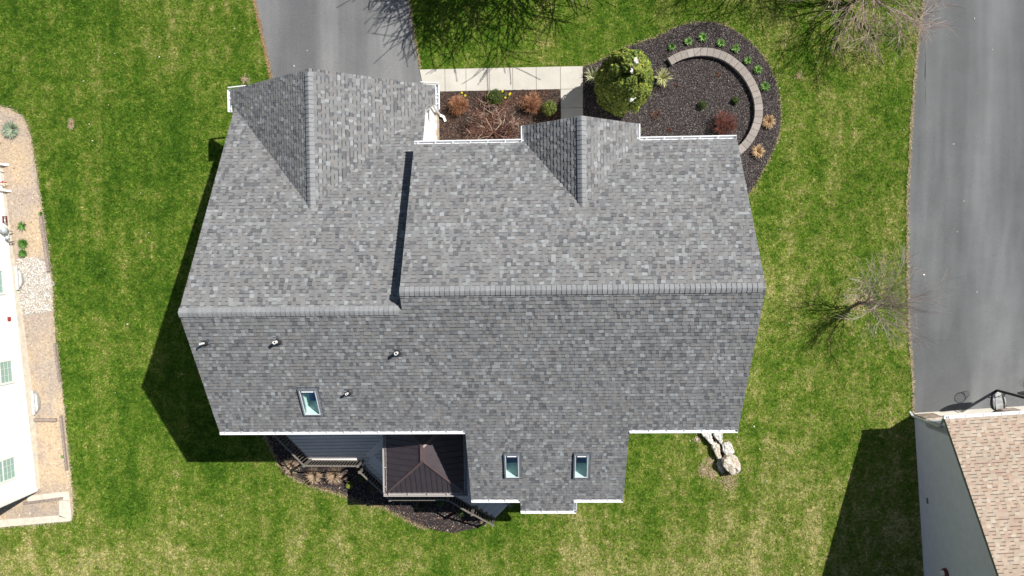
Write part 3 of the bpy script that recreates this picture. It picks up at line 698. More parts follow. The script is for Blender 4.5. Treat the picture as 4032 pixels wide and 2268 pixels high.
gutter((bx2+0.012, yX-0.14, zX-0.05), (bx2+0.012, yB, zB+0.02), (1, 0), hang=False)
gutter((xS, yFR+0.012, zF_), (xel-0.13, yFR+0.012, zF_), (0, 1)); gutter((xer+0.13, yFR+0.012, zF_), (xR, yFR+0.012, zF_), (0, 1))
gutter((xel-0.012, yFR, zF_), (xel-0.012, yEnF, zF_), (-1, 0)); gutter((xer+0.012, yFR, zF_), (xer+0.012, yEnF, zF_), (1, 0))
gutter((exl-0.012, 6.2, zge-0.03), (exl-0.012, ygF+0.02, zge-0.03), (-1, 0), sc=1.25, step=0.4)
gutter((exr+0.012, 6.15, zge-0.03), (exr+0.012, ygF+0.06, zge-0.03), (1, 0), sc=1.25, step=0.35)
# short return fascia at the gable feet and the snow of trim boards along the rakes
def trim(a, b, w_=0.03, h_=0.16): m_ = MB(); m_.bar(a, b, w_, h_); return m_.build('rake_trim', M['trim_white'], house)
for x_ in (exl, exr):
    s_ = -1 if x_ == exl else 1
    m_ = MB(); m_.bar((x_ - s_*0.55, ygF+0.16, zge-0.06), (x_+s_*0.14, ygF+0.10, zge-0.06), 0.03, 0.12); m_.build('eave_return', M['white_metal'], house)
for xx, s_ in ((xL+0.03, 1), (xR-0.03, 1)):
    yy_, zz_ = (yL, zL) if xx < 0 else (yR, zR)
    trim((xx, yy_, zz_-0.25), (xx, yE+0.02, P_rear.z(0, yE)-0.25)); ye = 6.1 if xx < 0 else yFR-0.02
    trim((xx, yy_, zz_-0.25), (xx, ye, (P_fl if xx < 0 else P_fr).z(0, ye)-0.25))
# downspouts
def downspout(pts, w_=0.075, parent=None, mat='white_metal'):
    m_ = MB()
    for a, b in zip(pts, pts[1:]):
        a = Vector(a); b = Vector(b); d = (b-a).normalized()*0.02; m_.bar(tuple(a-d), tuple(b+d), w_, w_*0.75)
    return m_.build('downspout', M[mat], parent or house)
gx = -4.02
downspout([(exr+0.07, 6.62, zge-0.12), (exr+0.07, 6.62, zge-0.30), (gx-0.03, 6.58, zge-0.7), (gx-0.03, 6.58, 1.25), (gx+0.14, 6.52, 1.12), (gx+0.20, 6.36, 1.06)], 0.10)
downspout([(xL+0.35, yE-0.07, zE_-0.12), (xL+0.35, yE-0.07, zE_-0.3), (xL+0.35, -5.40, zE_-0.7), (xL+0.35, -5.40, 0.1)])
downspout([(xR-0.25, yE-0.07, zE_-0.12), (xR-0.25, yE-0.07, zE_-0.3), (xR-0.25, -5.39, zE_-0.7), (xR-0.25, -5.39, 0.1)])
downspout([(bx1-0.12, yX-0.07, zX-0.12), (bx1-0.12, yX-0.07, zX-0.25), (bx1-0.06, -8.50, zX-0.5), (bx1-0.06, -8.50, 0.25), (bx1-0.25, -8.80, 0.12)])
downspout([(x2-0.12, yX-0.07, zX-0.12), (x2-0.12, yX-0.07, zX-0.25), (x2-0.34, -8.50, zX-0.5), (x2-0.34, -8.50, 0.1)])

# ---- skylights
lab_sk = [('skylight on the left half of the rear slope', 0), ('', 0), ('', 0)]
for (a, b, c, d) in sk:
    pl = P_rear; m_ = MB(); fw = 0.05; hgt = 0.11
    def q(x, y, h): z = pl.z(x, y); return (x, y, z + h)
    for (u0, u1, v0, v1) in ((a, a+fw, c, d), (b-fw, b, c, d), (a+fw, b-fw, c, c+fw), (a+fw, b-fw, d-fw*1.6, d)):
        Vv = [q(u0, v0, -0.16), q(u1, v0, -0.16), q(u1, v1, -0.16), q(u0, v1, -0.16), q(u0, v0, hgt), q(u1, v0, hgt), q(u1, v1, hgt), q(u0, v1, hgt)]
        m_.add(Vv, [(0,3,2,1),(4,5,6,7),(0,1,5,4),(1,2,6,5),(2,3,7,6),(3,0,4,7)])
    s_ = m_.build('skylight', M['skylight_frame'], house)
    m_ = MB()                                               # flashing skirt
    for (u0, u1, v0, v1) in ((a-0.03, b+0.10, c-0.05, c), (a-0.03, b+0.10, d, d+0.07), (b, b+0.06, c, d)):
        m_.add([q(u0, v0, 0.030), q(u1, v0, 0.030), q(u1, v1, 0.030), q(u0, v1, 0.030)], [(0,1,2,3)])
    m_.build('flashing', M['flashing'], s_)
    m_ = MB(); e = 0.004
    g = [q(a+fw, c+fw, hgt-0.02), q(b-fw, c+fw, hgt-0.02), q(b-fw, d-fw*1.6, hgt-0.02), q(a+fw, d-fw*1.6, hgt-0.02)]
    m_.add(g, [(0,1,2,3)]); m_.build('pane', M['pane_glass'], s_)
    m_ = MB(); m_.bar(q(a+0.12, d-fw*1.6-0.03, hgt+0.0), q(b-0.12, d-fw*1.6-0.03, hgt+0.0), 0.03, 0.02)
    for x_ in (a+fw+0.012, b-fw-0.012): m_.bar(q(x_, c+fw, hgt+0.0), q(x_, d-fw*1.6, hgt+0.0), 0.018, 0.02)
    m_.bar(q(a+fw, c+fw+0.012, hgt), q(b-fw, c+fw+0.012, hgt), 0.018, 0.02)
    m_.build('sash', M['white_metal'], s_)
    m_ = MB(); X0, X1, Y0, Y1 = a+fw-0.01, b-fw+0.01, c+fw-0.01, d-fw*1.6+0.01
    nn_ = Vector(pl.n()).normalized(); tp = [q(X0, Y0, 0.05), q(X1, Y0, 0.05), q(X1, Y1, 0.05), q(X0, Y1, 0.05)]
    md = [tuple(Vector(p) - nn_*0.72) for p in tp]; bt = [tuple(Vector(p) - Vector((0, 0.25, 0.7))) for p in md]
    m_.add(tp + md, [(0,4,5,1), (1,5,6,2), (2,6,7,3), (3,7,4,0)]); m_.build('light_shaft', M['shaft'], s_)
    m_ = MB(); m_.add(md + bt, [(0,4,5,1), (1,5,6,2), (2,6,7,3), (3,7,4,0)]); m_.build('lower_shaft', M['shaft_sky_blue'], s_)
    m_ = MB(); m_.add(bt, [(0,1,2,3)]); m_.build('shaft_bottom', M['shaft_sky_blue'], s_)
# ---- plumbing vents
for (px, py, r_, hh) in ((810, 1350, 0.036, 0.40), (1094, 1345, 0.056, 0.34), (1566, 1388, 0.056, 0.34), (1373, 1546, 0.040, 0.33)):
    p = P_rear.on(px, py); m_ = MB()
    m_.tube([(p[0], p[1], p[2]-0.05), (p[0], p[1], p[2]+hh)], r_, 16, cap=False); m_.tube([(p[0], p[1], p[2]+hh), (p[0], p[1], p[2]+0.05)], r_*0.72, 16, cap=False)
    Vv = []; 
    for k in range(16):
        a_ = 2*PI*k/16; Vv += [(p[0]+math.cos(a_)*r_, p[1]+math.sin(a_)*r_, p[2]+hh), (p[0]+math.cos(a_)*r_*0.72, p[1]+math.sin(a_)*r_*0.72, p[2]+hh)]
    m_.add(Vv, [(2*k, (2*k+2) % 32, (2*k+3) % 32, 2*k+1) for k in range(16)])
    vp = m_.build('vent_pipe', M['white_pvc'], house)
    m_ = MB(); m_.lathe((p[0], p[1], p[2]), [(r_+0.075, -0.06), (r_+0.06, 0.03), (r_+0.045, 0.07), (r_+0.022, 0.10), (r_+0.012, 0.15), (r_, 0.155)], 18)
    m_.build('boot', M['rubber'], vp)
    m_ = MB(); q = [(p[0]+u, p[1]+v, P_rear.z(p[0]+u, p[1]+v)+0.026) for u, v in ((-0.14,-0.16),(0.16,-0.16),(0.16,0.15),(-0.14,0.15))]; m_.add(q, [(0,1,2,3)])
    m_.build('flashing', M['flashing'], vp)
    m_ = MB(); m_.lathe((p[0], p[1], p[2]), [(r_*0.70, hh-0.12), (0.001, hh-0.12)], 12); m_.build('pipe_bore', M['dark_hole'], vp)

# ---------------------------------------------------------------- deck behind the house
ZD = 1.20
deck = thing('deck', (-8, -7, 0), 'raised gray board deck with bronze railings behind the left half of the house', 'deck')
def Dp(px, py, z=ZD): p = U(px, py, z); return (p[0], p[1])
dfl = [Dp(1112, 1700), Dp(1222, 1814), Dp(1437, 1814), Dp(1424, 1832), Dp(1545, 1946), Dp(1774, 1946), Dp(1866, 1996)]
mid_b = Dp(1866, 1996); sdir = (Vector(Dp(1955, 2043, 0.15)) - Vector(mid_b)).normalized(); snrm = Vector((-sdir.y, sdir.x)); SW = 1.15
mid_r = Vector(mid_b) + snrm * SW
dpoly = [(dfl[0][0]-0.15, -5.36)] + dfl + [tuple(mid_r), (max(mid_r.x, -2.2), -8.46), (-2.32, -8.46), (-2.32, -5.36)]
def dclip_boards(poly, ang, pitch, z, th, gap_=0.016, mat='deck_board', name='deck_floor', seed=0):
    bm = bmesh.new(); f = bm.faces.new([bm.verts.new((p[0], p[1], z)) for p in poly]); d = Vector((math.cos(ang), math.sin(ang))); n_ = Vector((-d.y, d.x))
    vs = [Vector(p).dot(n_) for p in poly]; k = math.ceil(min(vs)/pitch)
    while k*pitch < max(vs):
        for o_ in (-gap_/2, gap_/2):
            c = n_ * (k*pitch + o_); bmesh.ops.bisect_plane(bm, geom=bm.verts[:]+bm.edges[:]+bm.faces[:], plane_co=(c.x, c.y, 0), plane_no=(n_.x, n_.y, 0))
        k += 1
    kill = []
    for fc in bm.faces:
        s_ = fc.calc_center_median_weighted(); t_ = Vector((s_.x, s_.y)).dot(n_)/pitch; r_ = abs(t_ - round(t_))
        if r_ < gap_/2/pitch*1.01: kill.append(fc)
    bmesh.ops.delete(bm, geom=kill, context='FACES'); bmesh.ops.recalc_face_normals(bm, faces=bm.faces[:])
    if bm.faces[:] and bm.faces[0].normal.z < 0: bmesh.ops.reverse_faces(bm, faces=bm.faces[:])
    ext = bmesh.ops.extrude_face_region(bm, geom=bm.faces[:])
    for v_ in [e for e in ext['geom'] if isinstance(e, bmesh.types.BMVert)]: v_.co.z -= th
    bmesh.ops.recalc_face_normals(bm, faces=bm.faces[:]); b0 = wloc(deck)
    bmesh.ops.translate(bm, verts=bm.verts[:], vec=-b0)
    me = bpy.data.meshes.new(name); bm.to_mesh(me); bm.free(); me.materials.append(M[mat]); o = bpy.data.objects.new(name, me); C.objects.link(o); o.parent = deck; return o
dclip_boards(dpoly, 0.012, 0.142, ZD, 0.028)
# two diagonal border boards where the deck angles out, 4 mm above the floor boards
for a, b, w_ in (((1450, 1797), (1524, 1728), 0.28), ((1447, 1822), (1566, 1935), 0.42)):
    A, B = Vector(Dp(*a)), Vector(Dp(*b)); d_ = (B-A).normalized(); n_ = Vector((-d_.y, d_.x)); half = w_/2
    if w_ > 0.3: c0 = n_*0.0; lo_o, hi_o = (0.02, w_)
    else: lo_o, hi_o = (-half, half)
    m_ = MB(); k = 3 if w_ > 0.3 else 2; st = (hi_o-lo_o)/k
    for i in range(k):
        q = [A + n_*(lo_o+i*st+0.004), B + n_*(lo_o+i*st+0.004), B + n_*(lo_o+(i+1)*st-0.004), A + n_*(lo_o+(i+1)*st-0.004)]
        m_.slab([(p.x, p.y, ZD+0.006) for p in q], 0.005)
    recalc(m_.build('border_board', M['deck_border'], deck))
m_ = MB(); skirt = [Vector(p) for p in dfl]
for a, b in zip(skirt, skirt[1:]): m_.bar((a.x, a.y, ZD-0.15), (b.x, b.y, ZD-0.15), 0.04, 0.24)
m_.build('rim_joist', M['rail_metal'], deck)
# stairs
NS = 4; run = 0.29; rise = (ZD - 0.33)/NS
for i in range(NS):
    z = ZD - rise*(i+1); a0 = Vector(mid_b) + sdir*(run*i+0.01); m_ = MB()
    for j in range(2):
        p = a0 + sdir*(j*0.145); q = a0 + sdir*(j*0.145+0.137)
        m_.slab([(p.x, p.y, z), (q.x, q.y, z), (q.x+snrm.x*SW, q.y+snrm.y*SW, z), (p.x+snrm.x*SW, p.y+snrm.y*SW, z)], 0.028)
    recalc(m_.build('stair_tread', M['deck_board'], deck))
m_ = MB()
for s_ in (0.02, SW-0.02):
    a = Vector(mid_b) + snrm*s_; b = a + sdir*(NS*run); m_.bar((a.x, a.y, ZD-0.18), (b.x, b.y, 0.08), 0.045, 0.2)
m_.build('stringer', M['rail_metal'], deck)
# railings: posts, rails, balusters
RH = 0.94
def post(p, z0, z1, parent=deck):
    m_ = MB(); m_.box(p[0]-0.04, p[0]+0.04, p[1]-0.04, p[1]+0.04, z0, z1); o = m_.build('post', M['rail_metal'], parent)
    m_ = MB(); m_.box(p[0]-0.055, p[0]+0.055, p[1]-0.055, p[1]+0.055, z1, z1+0.025); m_.box(p[0]-0.035, p[0]+0.035, p[1]-0.035, p[1]+0.035, z1+0.025, z1+0.045)
    m_.build('post_cap', M['rail_metal'], o)
def railing(a, b, za0, zb0, n=None):
    a = Vector(a); b = Vector(b); L = (b-a).length; m_ = MB()
    m_.bar((a.x, a.y, za0+RH), (b.x, b.y, zb0+RH), 0.065, 0.035); m_.bar((a.x, a.y, za0+RH-0.03), (b.x, b.y, zb0+RH-0.03), 0.035, 0.03)
    r_ = m_.build('railing', M['rail_metal'], deck); m2 = MB(); m2.bar((a.x, a.y, za0+0.09), (b.x, b.y, zb0+0.09), 0.04, 0.04); m2.build('bottom_rail', M['rail_metal'], r_); n = n or int(L/0.125); first = None
    for i in range(n):
        p = a.lerp(b, (i+0.5)/n); zz = za0 + (zb0-za0)*(i+0.5)/n
        if first is None:
            mm = MB(); mm.box(p.x-0.011, p.x+0.011, p.y-0.011, p.y+0.011, zz+0.10, zz+RH-0.03); first = mm.build('baluster', M['rail_metal'], r_); fp = (p, zz)
        else: c = first.copy(); C.objects.link(c); c.parent = r_; c.location = (p.x-fp[0].x, p.y-fp[0].y, zz-fp[1])
    return r_
def inw(p, d=0.06): return p
P0 = Vector(dfl[0]) + Vector((0.0, 0.03)); P1, P2 = Vector(dfl[1]) + Vector((0.03, 0.04)), Vector(Dp(1430, 1812)); P3, P4, P5, P6 = Vector(Dp(1437, 1835)), Vector(Dp(1553, 1941)), Vector(Dp(1772, 1941)), Vector(mid_b)
for p in (P0, P1, P2, P3, P4, P5, P6): post(p, 0.05, ZD+RH+0.03)
E1 = P6 + sdir*(NS*run-0.04); R0 = P6 + snrm*SW; R1 = E1 + snrm*SW
post(E1, 0.02, 0.30+RH); post(R0, 0.05, ZD+RH+0.03); post(R1, 0.02, 0.30+RH)
railing((P0.x, -5.40), P0, ZD, ZD, 2); railing(P0, P1, ZD, ZD); railing(P1, P2, ZD, ZD); railing(P3, P4, ZD, ZD); railing(P4, P5, ZD, ZD); railing(P5, P6, ZD, ZD)
railing(P6, E1, ZD-0.05, 0.28, 9); railing(R0, R1, ZD-0.05, 0.28, 9)

# ---------------------------------------------------------------- gazebo on the deck
zgz = 3.50
ga, gb_ = U(1524, 1940, zgz), U(1828, 1940, zgz); gx0, gx1, gy0 = ga[0], gb_[0], ga[1]; gy1 = -5.45
gaz = thing('gazebo', ((gx0+gx1)/2, (gy0+gy1)/2, ZD), 'dark brown metal hardtop gazebo with a ribbed hip roof, standing on the deck', 'gazebo')
zr_ = 4.30; rA = U(1667, 1815, zr_); rx = rA[0]; ry0 = rA[1]; ry1 = gy1 - (ry0 - gy0)*0.92
cor = [(gx0, gy0, zgz), (gx1, gy0, zgz), (gx1, gy1, zgz), (gx0, gy1, zgz)]; R_0, R_1 = (rx, ry0, zr_), (rx, ry1, zr_)
def panel(pts, ribdir, k):
    m_ = MB(); m_.slab(pts, 0.015); o = recalc(m_.build('roof_panel', M['brown_metal'], gaz))
    a, b = Vector(pts[0]), Vector(pts[1])                    # eave edge; ribs run up the fall
    n_ = (Vector(pts[1])-Vector(pts[0])).cross(Vector(pts[2])-Vector(pts[0])).normalized()
    if n_.z < 0: n_ = -n_
    up = n_.cross((b-a).normalized()); up = up if up.z > 0 else -up; e = (b-a).normalized(); L = (b-a).length
    P2_ = [((Vector(p)-a).dot(e), (Vector(p)-a).dot(up)) for p in pts]; m2 = MB()
    for i in range(1, k):
        u = L*i/k; vs = []
        for q in range(len(P2_)):
            p, r = P2_[q], P2_[(q+1) % len(P2_)]
            if (p[0]-u)*(r[0]-u) < 0: t_ = (u-p[0])/(r[0]-p[0]); vs.append(p[1]+(r[1]-p[1])*t_)
        if len(vs) >= 2:
            v0, v1 = min(vs), max(vs)
            if v1 - v0 > 0.1: m2.bar(tuple(a+e*u+up*v0+n_*0.012), tuple(a+e*u+up*(v1-0.01)+n_*0.012), 0.022, 0.030, up=tuple(n_))
            # shallow pressed flutes between the standing seams
    m2.build('standing_seam', M['brown_metal'], o)
panel([cor[0], cor[1], R_0], 0, 15); panel([cor[1], cor[2], R_1, R_0], 0, 14); panel([cor[2], cor[3], R_1], 0, 15); panel([cor[3], cor[0], R_0, R_1], 0, 14)
m_ = MB(); m_.bar((rx, ry0-0.02, zr_+0.012), (rx, ry1+0.02, zr_+0.012), 0.24, 0.022)
m_.build('ridge_cap', M['brown_ridge'], gaz)
m_ = MB()
for c_, r_ in ((cor[0], R_0), (cor[1], R_0), (cor[2], R_1), (cor[3], R_1)): m_.bar((c_[0], c_[1], c_[2]+0.025), (r_[0], r_[1], r_[2]+0.025), 0.085, 0.03)
m_.build('hip_trim', M['brown_ridge'], gaz)
simple('gutter_taupe', (0.42, 0.39, 0.38), 0.4, 0.1, 0.05, 5, 0.5)
zg_ = zgz + 0.01; og = 0.012
gutter((gx0-0.14, gy0-og, zg_), (gx1+0.14, gy0-og, zg_), (0, -1), gaz, 'gutter_taupe', 1.15, 0.78, nm='gutter')
gutter((gx0-og, gy0, zg_), (gx0-og, gy1, zg_), (-1, 0), gaz, 'gutter_taupe', 1.15, 0.78); gutter((gx1+og, gy0, zg_), (gx1+og, gy1, zg_), (1, 0), gaz, 'gutter_taupe', 1.15, 0.78)
for x_, y_ in ((gx0+0.3, gy0+0.3), (gx1-0.3, gy0+0.3), (gx1-0.3, gy1-0.3), (gx0+0.3, gy1-0.3)):
    m_ = MB(); m_.box(x_-0.06, x_+0.06, y_-0.06, y_+0.06, ZD+0.002, zgz+0.06); o = m_.build('post', M['brown_metal'], gaz)
    m_ = MB(); m_.box(x_-0.10, x_+0.10, y_-0.10, y_+0.10, ZD+0.002, ZD+0.03); m_.build('foot_plate', M['brown_metal'], o)
m_ = MB()
for a, b in (((gx0+0.3, gy0+0.3), (gx1-0.3, gy0+0.3)), ((gx1-0.3, gy0+0.3), (gx1-0.3, gy1-0.3)), ((gx1-0.3, gy1-0.3), (gx0+0.3, gy1-0.3)), ((gx0+0.3, gy1-0.3), (gx0+0.3, gy0+0.3))):
    m_.bar((*a, zgz-0.08), (*b, zgz-0.08), 0.08, 0.14)
m_.build('beam', M['brown_metal'], gaz)

# ---------------------------------------------------------------- neighbour's house on the left
wa, wb = Vector(UG(12, 654)[:2]), Vector(UG(159, 1925)[:2]); ld_ = (wb - wa).normalized(); ln = Vector((-ld_.y, ld_.x)); ln = ln if ln.x > 0 else -ln
wa = wa - ld_*0.1; LL = (wb-wa).length
lh = thing('neighbour_house', (wa.x-5, wa.y-5, 0.5), 'white sided house along the left edge, with grid windows and utility meters on its wall', 'house')
def LW(s_, o_): p = wa + ld_*s_ + ln*o_; return (p.x, p.y)
def quadbox(m_, s0, s1, o0, o1, z0, z1, fn=LW, col=None):
    q = [fn(s0, o0), fn(s1, o0), fn(s1, o1), fn(s0, o1)]; m_.add([(x, y, z0) for x, y in q] + [(x, y, z1) for x, y in q], [(0,3,2,1),(4,5,6,7),(0,1,5,4),(1,2,6,5),(2,3,7,6),(3,0,4,7)], col)
def part(name, mat, parent, *boxes, fn=LW):
    m_ = MB()
    for b in boxes: quadbox(m_, *b, fn=fn)
    return recalc(m_.build(name, M[mat], parent))
part('foundation', 'foundation', lh, (-0.02, LL-0.02, -8, -0.0, -0.3, 1.6)); 
m_ = MB(); zb0_, zb1_ = 1.22, 0.42; qq = [LW(0, -8), LW(LL, -8), LW(LL, 0.025), LW(0, 0.025)]
m_.add([(*qq[0], zb0_), (*qq[1], zb1_), (*qq[2], zb1_), (*qq[3], zb0_)] + [(x, y, 6.3) for x, y in qq], [(0,3,2,1),(4,5,6,7),(0,1,5,4),(1,2,6,5),(2,3,7,6),(3,0,4,7)]); recalc(m_.build('wall', M['siding_white'], lh))
for s_, z_ in ((0.06, 1.2), (LL-0.06, 0.4)): part('corner_board', 'trim_white', lh, (s_-0.07, s_+0.07, -0.06, 0.05, z_, 6.3))
part('corner_board', 'trim_white', lh, (LL+0.002, LL+0.03, -0.14, 0.05, 0.4, 6.3))
m_ = MB(); q = [LW(-0.4, 0.45), LW(LL+0.4, 0.45), LW(LL+0.4, -4), LW(-0.4, -4)]; q2 = [LW(-0.4, -8.45), LW(LL+0.4, -8.45)]
m_.slab([(*q[0], 6.2), (*q[1], 6.2), (*q[2], 8.6), (*q[3], 8.6)], 0.15); m_.slab([(*q[3], 8.6), (*q[2], 8.6), (*q2[1], 6.2), (*q2[0], 6.2)], 0.15)
recalc(m_.build('roof', M['flashing'], lh))
m_ = MB(); quadbox(m_, -0.3, LL+0.3, 0.45, 0.57, 6.08, 6.2, col=None); m_.build('gutter', M['white_metal'], lh)
n3 = (ln.x, ln.y, 0); w0 = (wa.x, wa.y, 0)
def onwall(px, py):
    p = UP(px, py, (wa.x+ln.x*0.025, wa.y+ln.y*0.025, 0), n3); return ((Vector(p[:2])-wa).dot(ld_), p[2])
for (tr, br, wdt) in (((40, 1421), (48, 1500), 0.95), ((50, 1800), (59, 1876), 1.0), ((5, 1068), (9, 1152), 0.9)):
    s0, zb0 = onwall(*tr); s1, zb1 = onwall(*br); zb = min(zb0, zb1); zt = zb + 1.35
    fr_ = part('window', 'trim_white', lh, (s0-0.09, s0, 0.027, 0.075, zb-0.09, zt+0.09), (s1, s1+0.09, 0.027, 0.075, zb-0.09, zt+0.09), (s0, s1, 0.027, 0.085, zb-0.09, zb), (s0, s1, 0.027, 0.075, zt, zt+0.09), (s0, s1, 0.045, 0.06, zb+0.66, zb+0.71))
    part('pane', 'window_glass', fr_, (s0, s1, 0.03, 0.04, zb, zt))
    gb = [(s0+(s1-s0)*i/3-0.005, s0+(s1-s0)*i/3+0.005, 0.041, 0.048, zb, zt) for i in (1, 2)] + [(s0, s1, 0.041, 0.047, zb+0.22*i-0.005, zb+0.22*i+0.005) for i in (1, 2, 4, 5)]
    part('muntin', 'trim_white', fr_, *gb)
# pipes, meter and wall fittings
def wall_pt(px, py, z=None, o_=0.1):
    p = UP(px, py, (wa.x+ln.x*o_, wa.y+ln.y*o_, 0), n3); return (Vector(p[:2])-wa).dot(ld_), p[2]
def vpipe(name, px, py, z0, z1, r_, mat, o_=0.1, elbow=False):
    s_, z = wall_pt(px, py, o_=o_); x, y = LW(s_, o_); m_ = MB(); pts = [(x, y, z0), (x, y, z1)]
    if elbow: x2, y2 = LW(s_, o_+0.16); pts = [(x2, y2, z0), (x, y, z0+0.14), (x, y, z1)]
    m_.tube(pts, r_, 10); return m_.build(name, M[mat], lh)
vpipe('downspout', 20, 650, 1.0, 5.2, 0.055, 'white_metal', 0.11, True)
vpipe('vent_pipe', 30, 753, 0.95, 3.4, 0.045, 'white_pvc', 0.1, True)
vpipe('conduit', 16, 676, 1.0, 2.2, 0.018, 'trim_white', 0.06)
s_, z = wall_pt(22, 726); m_ = MB(); x, y = LW(s_, 0.05); x2, y2 = LW(s_-0.05, 0.28); m_.tube([(x, y, 1.45), (x2, y2, 1.4), (x2, y2, 1.22)], 0.022, 8); m_.lathe((x2, y2, 1.4), [(0.001, 0.05), (0.045, 0.05), (0.045, 0.06), (0.001, 0.06)], 10)
m_.build('hose_tap', M['red_paint'], lh)
s_, z = wall_pt(30, 865); m_ = MB(); quadbox(m_, s_-0.14, s_+0.14, 0.03, 0.07, 1.25, 1.30); quadbox(m_, s_-0.14, s_-0.10, 0.03, 0.2, 1.28, 1.31); quadbox(m_, s_+0.10, s_+0.14, 0.03, 0.2, 1.28, 1.31); quadbox(m_, s_-0.14, s_+0.14, 0.18, 0.22, 1.25, 1.32)
m_.build('hose_bracket', M['maroon'], lh)
s_, z = wall_pt(40, 920, o_=0.25); gm = MB(); x, y = LW(s_-0.12, 0.24); gm.tube([LW(s_-0.12, 0.12)+(1.50,), (x, y, 1.50), LW(s_-0.12, 0.34)+(1.5,)], [0.12, 0.15, 0.11], 14)
gm.tube([LW(s_-0.12, 0.22)+(1.0,), LW(s_-0.12, 0.22)+(1.9,)], 0.025, 8); met = gm.build('gas_meter', M['meter_gray'], lh, smooth=True)
m_ = MB(); x, y = LW(s_+0.18, 0.22); m_.lathe((x, y, 1.3), [(0.001, 0.12), (0.06, 0.11), (0.09, 0.06), (0.09, 0.0), (0.03, -0.04), (0.001, -0.04)], 14)
m_.tube([LW(s_-0.1, 0.22)+(1.25,), LW(s_+0.18, 0.22)+(1.25,), LW(s_+0.34, 0.22)+(1.25,), LW(s_+0.34, 0.22)+(0.95,)], 0.024, 8)
m_.tube([(x, y, 1.3), LW(s_+0.18, 0.40)+(1.3,)], 0.03, 8); m_.build('regulator', M['meter_gray'], met, smooth=True)
s_, z = wall_pt(68, 1253); part('wall_vent', 'red_paint', lh, (s_-0.09, s_+0.09, 0.027, 0.07, 1.28, 1.44))
# window wells
def well(px0, py0, px1, py1, label):
    s0 = (Vector(UG(px0, py0)[:2])-wa).dot(ld_); s1 = (Vector(UG(px1, py1)[:2])-wa).dot(ld_); c = (s0+s1)/2; r_ = (s1-s0)/2
    cx_, cy_ = LW(c, 0.03); zg = float(G(cy_)); ww = thing('window_well', (cx_, cy_, zg), label, 'window well', 'window wells against the white house')
    m_ = MB(); n = 22; V_ = []; 
    for k in range(n+1):
        a_ = PI*k/n
        for rr in (1.0, 0.93):
            x, y = LW(c - math.cos(a_)*r_*rr, 0.03 + math.sin(a_)*r_*0.62*rr)
            for z in (zg-0.02 if False else zg+0.002, zg+0.15): V_.append((x, y, z))
    for k in range(n): b = k*4; m_.add([V_[b], V_[b+1], V_[b+3], V_[b+2], V_[b+4], V_[b+5], V_[b+7], V_[b+6]], [(0,1,5,4),(1,2,6,5),(2,3,7,6)])
    recalc(m_.build('well_rim', M['galv'], ww))
    m_ = MB(); Vv = [(*LW(c - math.cos(PI*k/n)*r_*0.92, 0.03+math.sin(PI*k/n)*r_*0.57), zg+0.075) for k in range(n+1)]; m_.slab(Vv, 0.05); recalc(m_.build('well_floor', M['dirt_dark'], ww))
    m_ = MB(); quadbox(m_, s0-0.03, s1+0.03, 0.03, 0.12, zg+0.1, zg+0.19); quadbox(m_, s0+0.1, s1-0.1, 0.14, 0.24, zg+0.07, zg+0.10); m_.build('window_sill', M['galv_light'], ww)

well(68, 1052, 80, 1138, 'half round metal window well beside the white gravel'); well(118, 1538, 130, 1628, 'half round metal window well in bare brown mulch, further down the white wall')
# landscape timbers
def timber(a, b, label, w_=0.13, h_=0.12):
    A, B = UG(*a), UG(*b); o = MB(); mid = [(A[i]+B[i])/2 for i in range(3)]
    n = 8; pts = [Vector(A).lerp(Vector(B), i/n) for i in range(n+1)]
    o.bar((A[0], A[1], A[2]+h_/2+0.01), (B[0], B[1], B[2]+h_/2+0.01), w_, h_)
    ob = o.build('landscape_timber', M['tie_wood'], origin=(mid[0], mid[1], float(G(mid[1])))); return tag(ob, label, 'timber', 'weathered timbers in the dirt strip')
timber((165, 852), (197, 1068), 'long weathered timber edging the dirt strip above the white gravel')
timber((140, 1652), (227, 1652), 'short timber lying across the dirt strip just below a window well')
timber((244, 1635), (267, 1850), 'long weathered timber along the lawn edge at the bottom of the dirt strip', 0.09)
timber((98, 1980), (252, 1959), 'timber lying across the small paver framed bed, at the white house corner', 0.10)
timber((219, 1350), (240, 1500), 'thin timber along the lawn edge in the middle of the dirt strip', 0.08)

# ---------------------------------------------------------------- neighbour's house on the right
rh = thing('neighbour_house', (corner[0]+5, corner[1]-5, 0), 'gray sided house with a tan shingle roof in the lower right corner', 'house')
def RWf(s_, o_): return RW(s_, o_)                         # s east, o south
zre = 3.0; rsl = 0.575; WY = 0.10
def rz(y): return zre + rsl*(y + 0.28)
part('wall', 'siding_gray', rh, (0.02, 0.12, WY, 16, 0.15, 2.7), fn=RWf)
m_ = MB(); prof = [(WY, 0.0), (WY, rz(WY)-0.2), (8, rz(8)-0.2), (16, rz(0)-0.2), (16, 0.0)]
for xx in (0.0, 0.16): pass
Vp = [(*RW(0.0, y), z) for y, z in prof] + [(*RW(0.16, y), z) for y, z in prof]; n = len(prof)
m_.add(Vp, [tuple(range(n)), tuple(reversed(range(n, 2*n)))] + [(i, (i+1) % n, (i+1) % n+n, i+n) for i in range(n)]); recalc(m_.build('gable_wall', M['siding_gray'], rh))
m_ = MB(); a_ = RW(-0.22, -0.30); b_ = RW(16, -0.30); c_ = RW(16, 8); d_ = RW(-0.22, 8)
m_.slab([(*a_, rz(-0.3)), (*b_, rz(-0.3)), (*c_, rz(8)), (*d_, rz(8))], 0.17); e_ = RW(16, 16.3); f_ = RW(-0.22, 16.3)
m_.slab([(*d_, rz(8)), (*c_, rz(8)), (*e_, rz(-0.3)), (*f_, rz(-0.3))], 0.17); recalc(m_.build('roof_deck', M['flashing'], rh))
P_rh = Plane((*RW(0, 8), rz(8)), (-e2.x, -e2.y), rsl); m_ = MB()
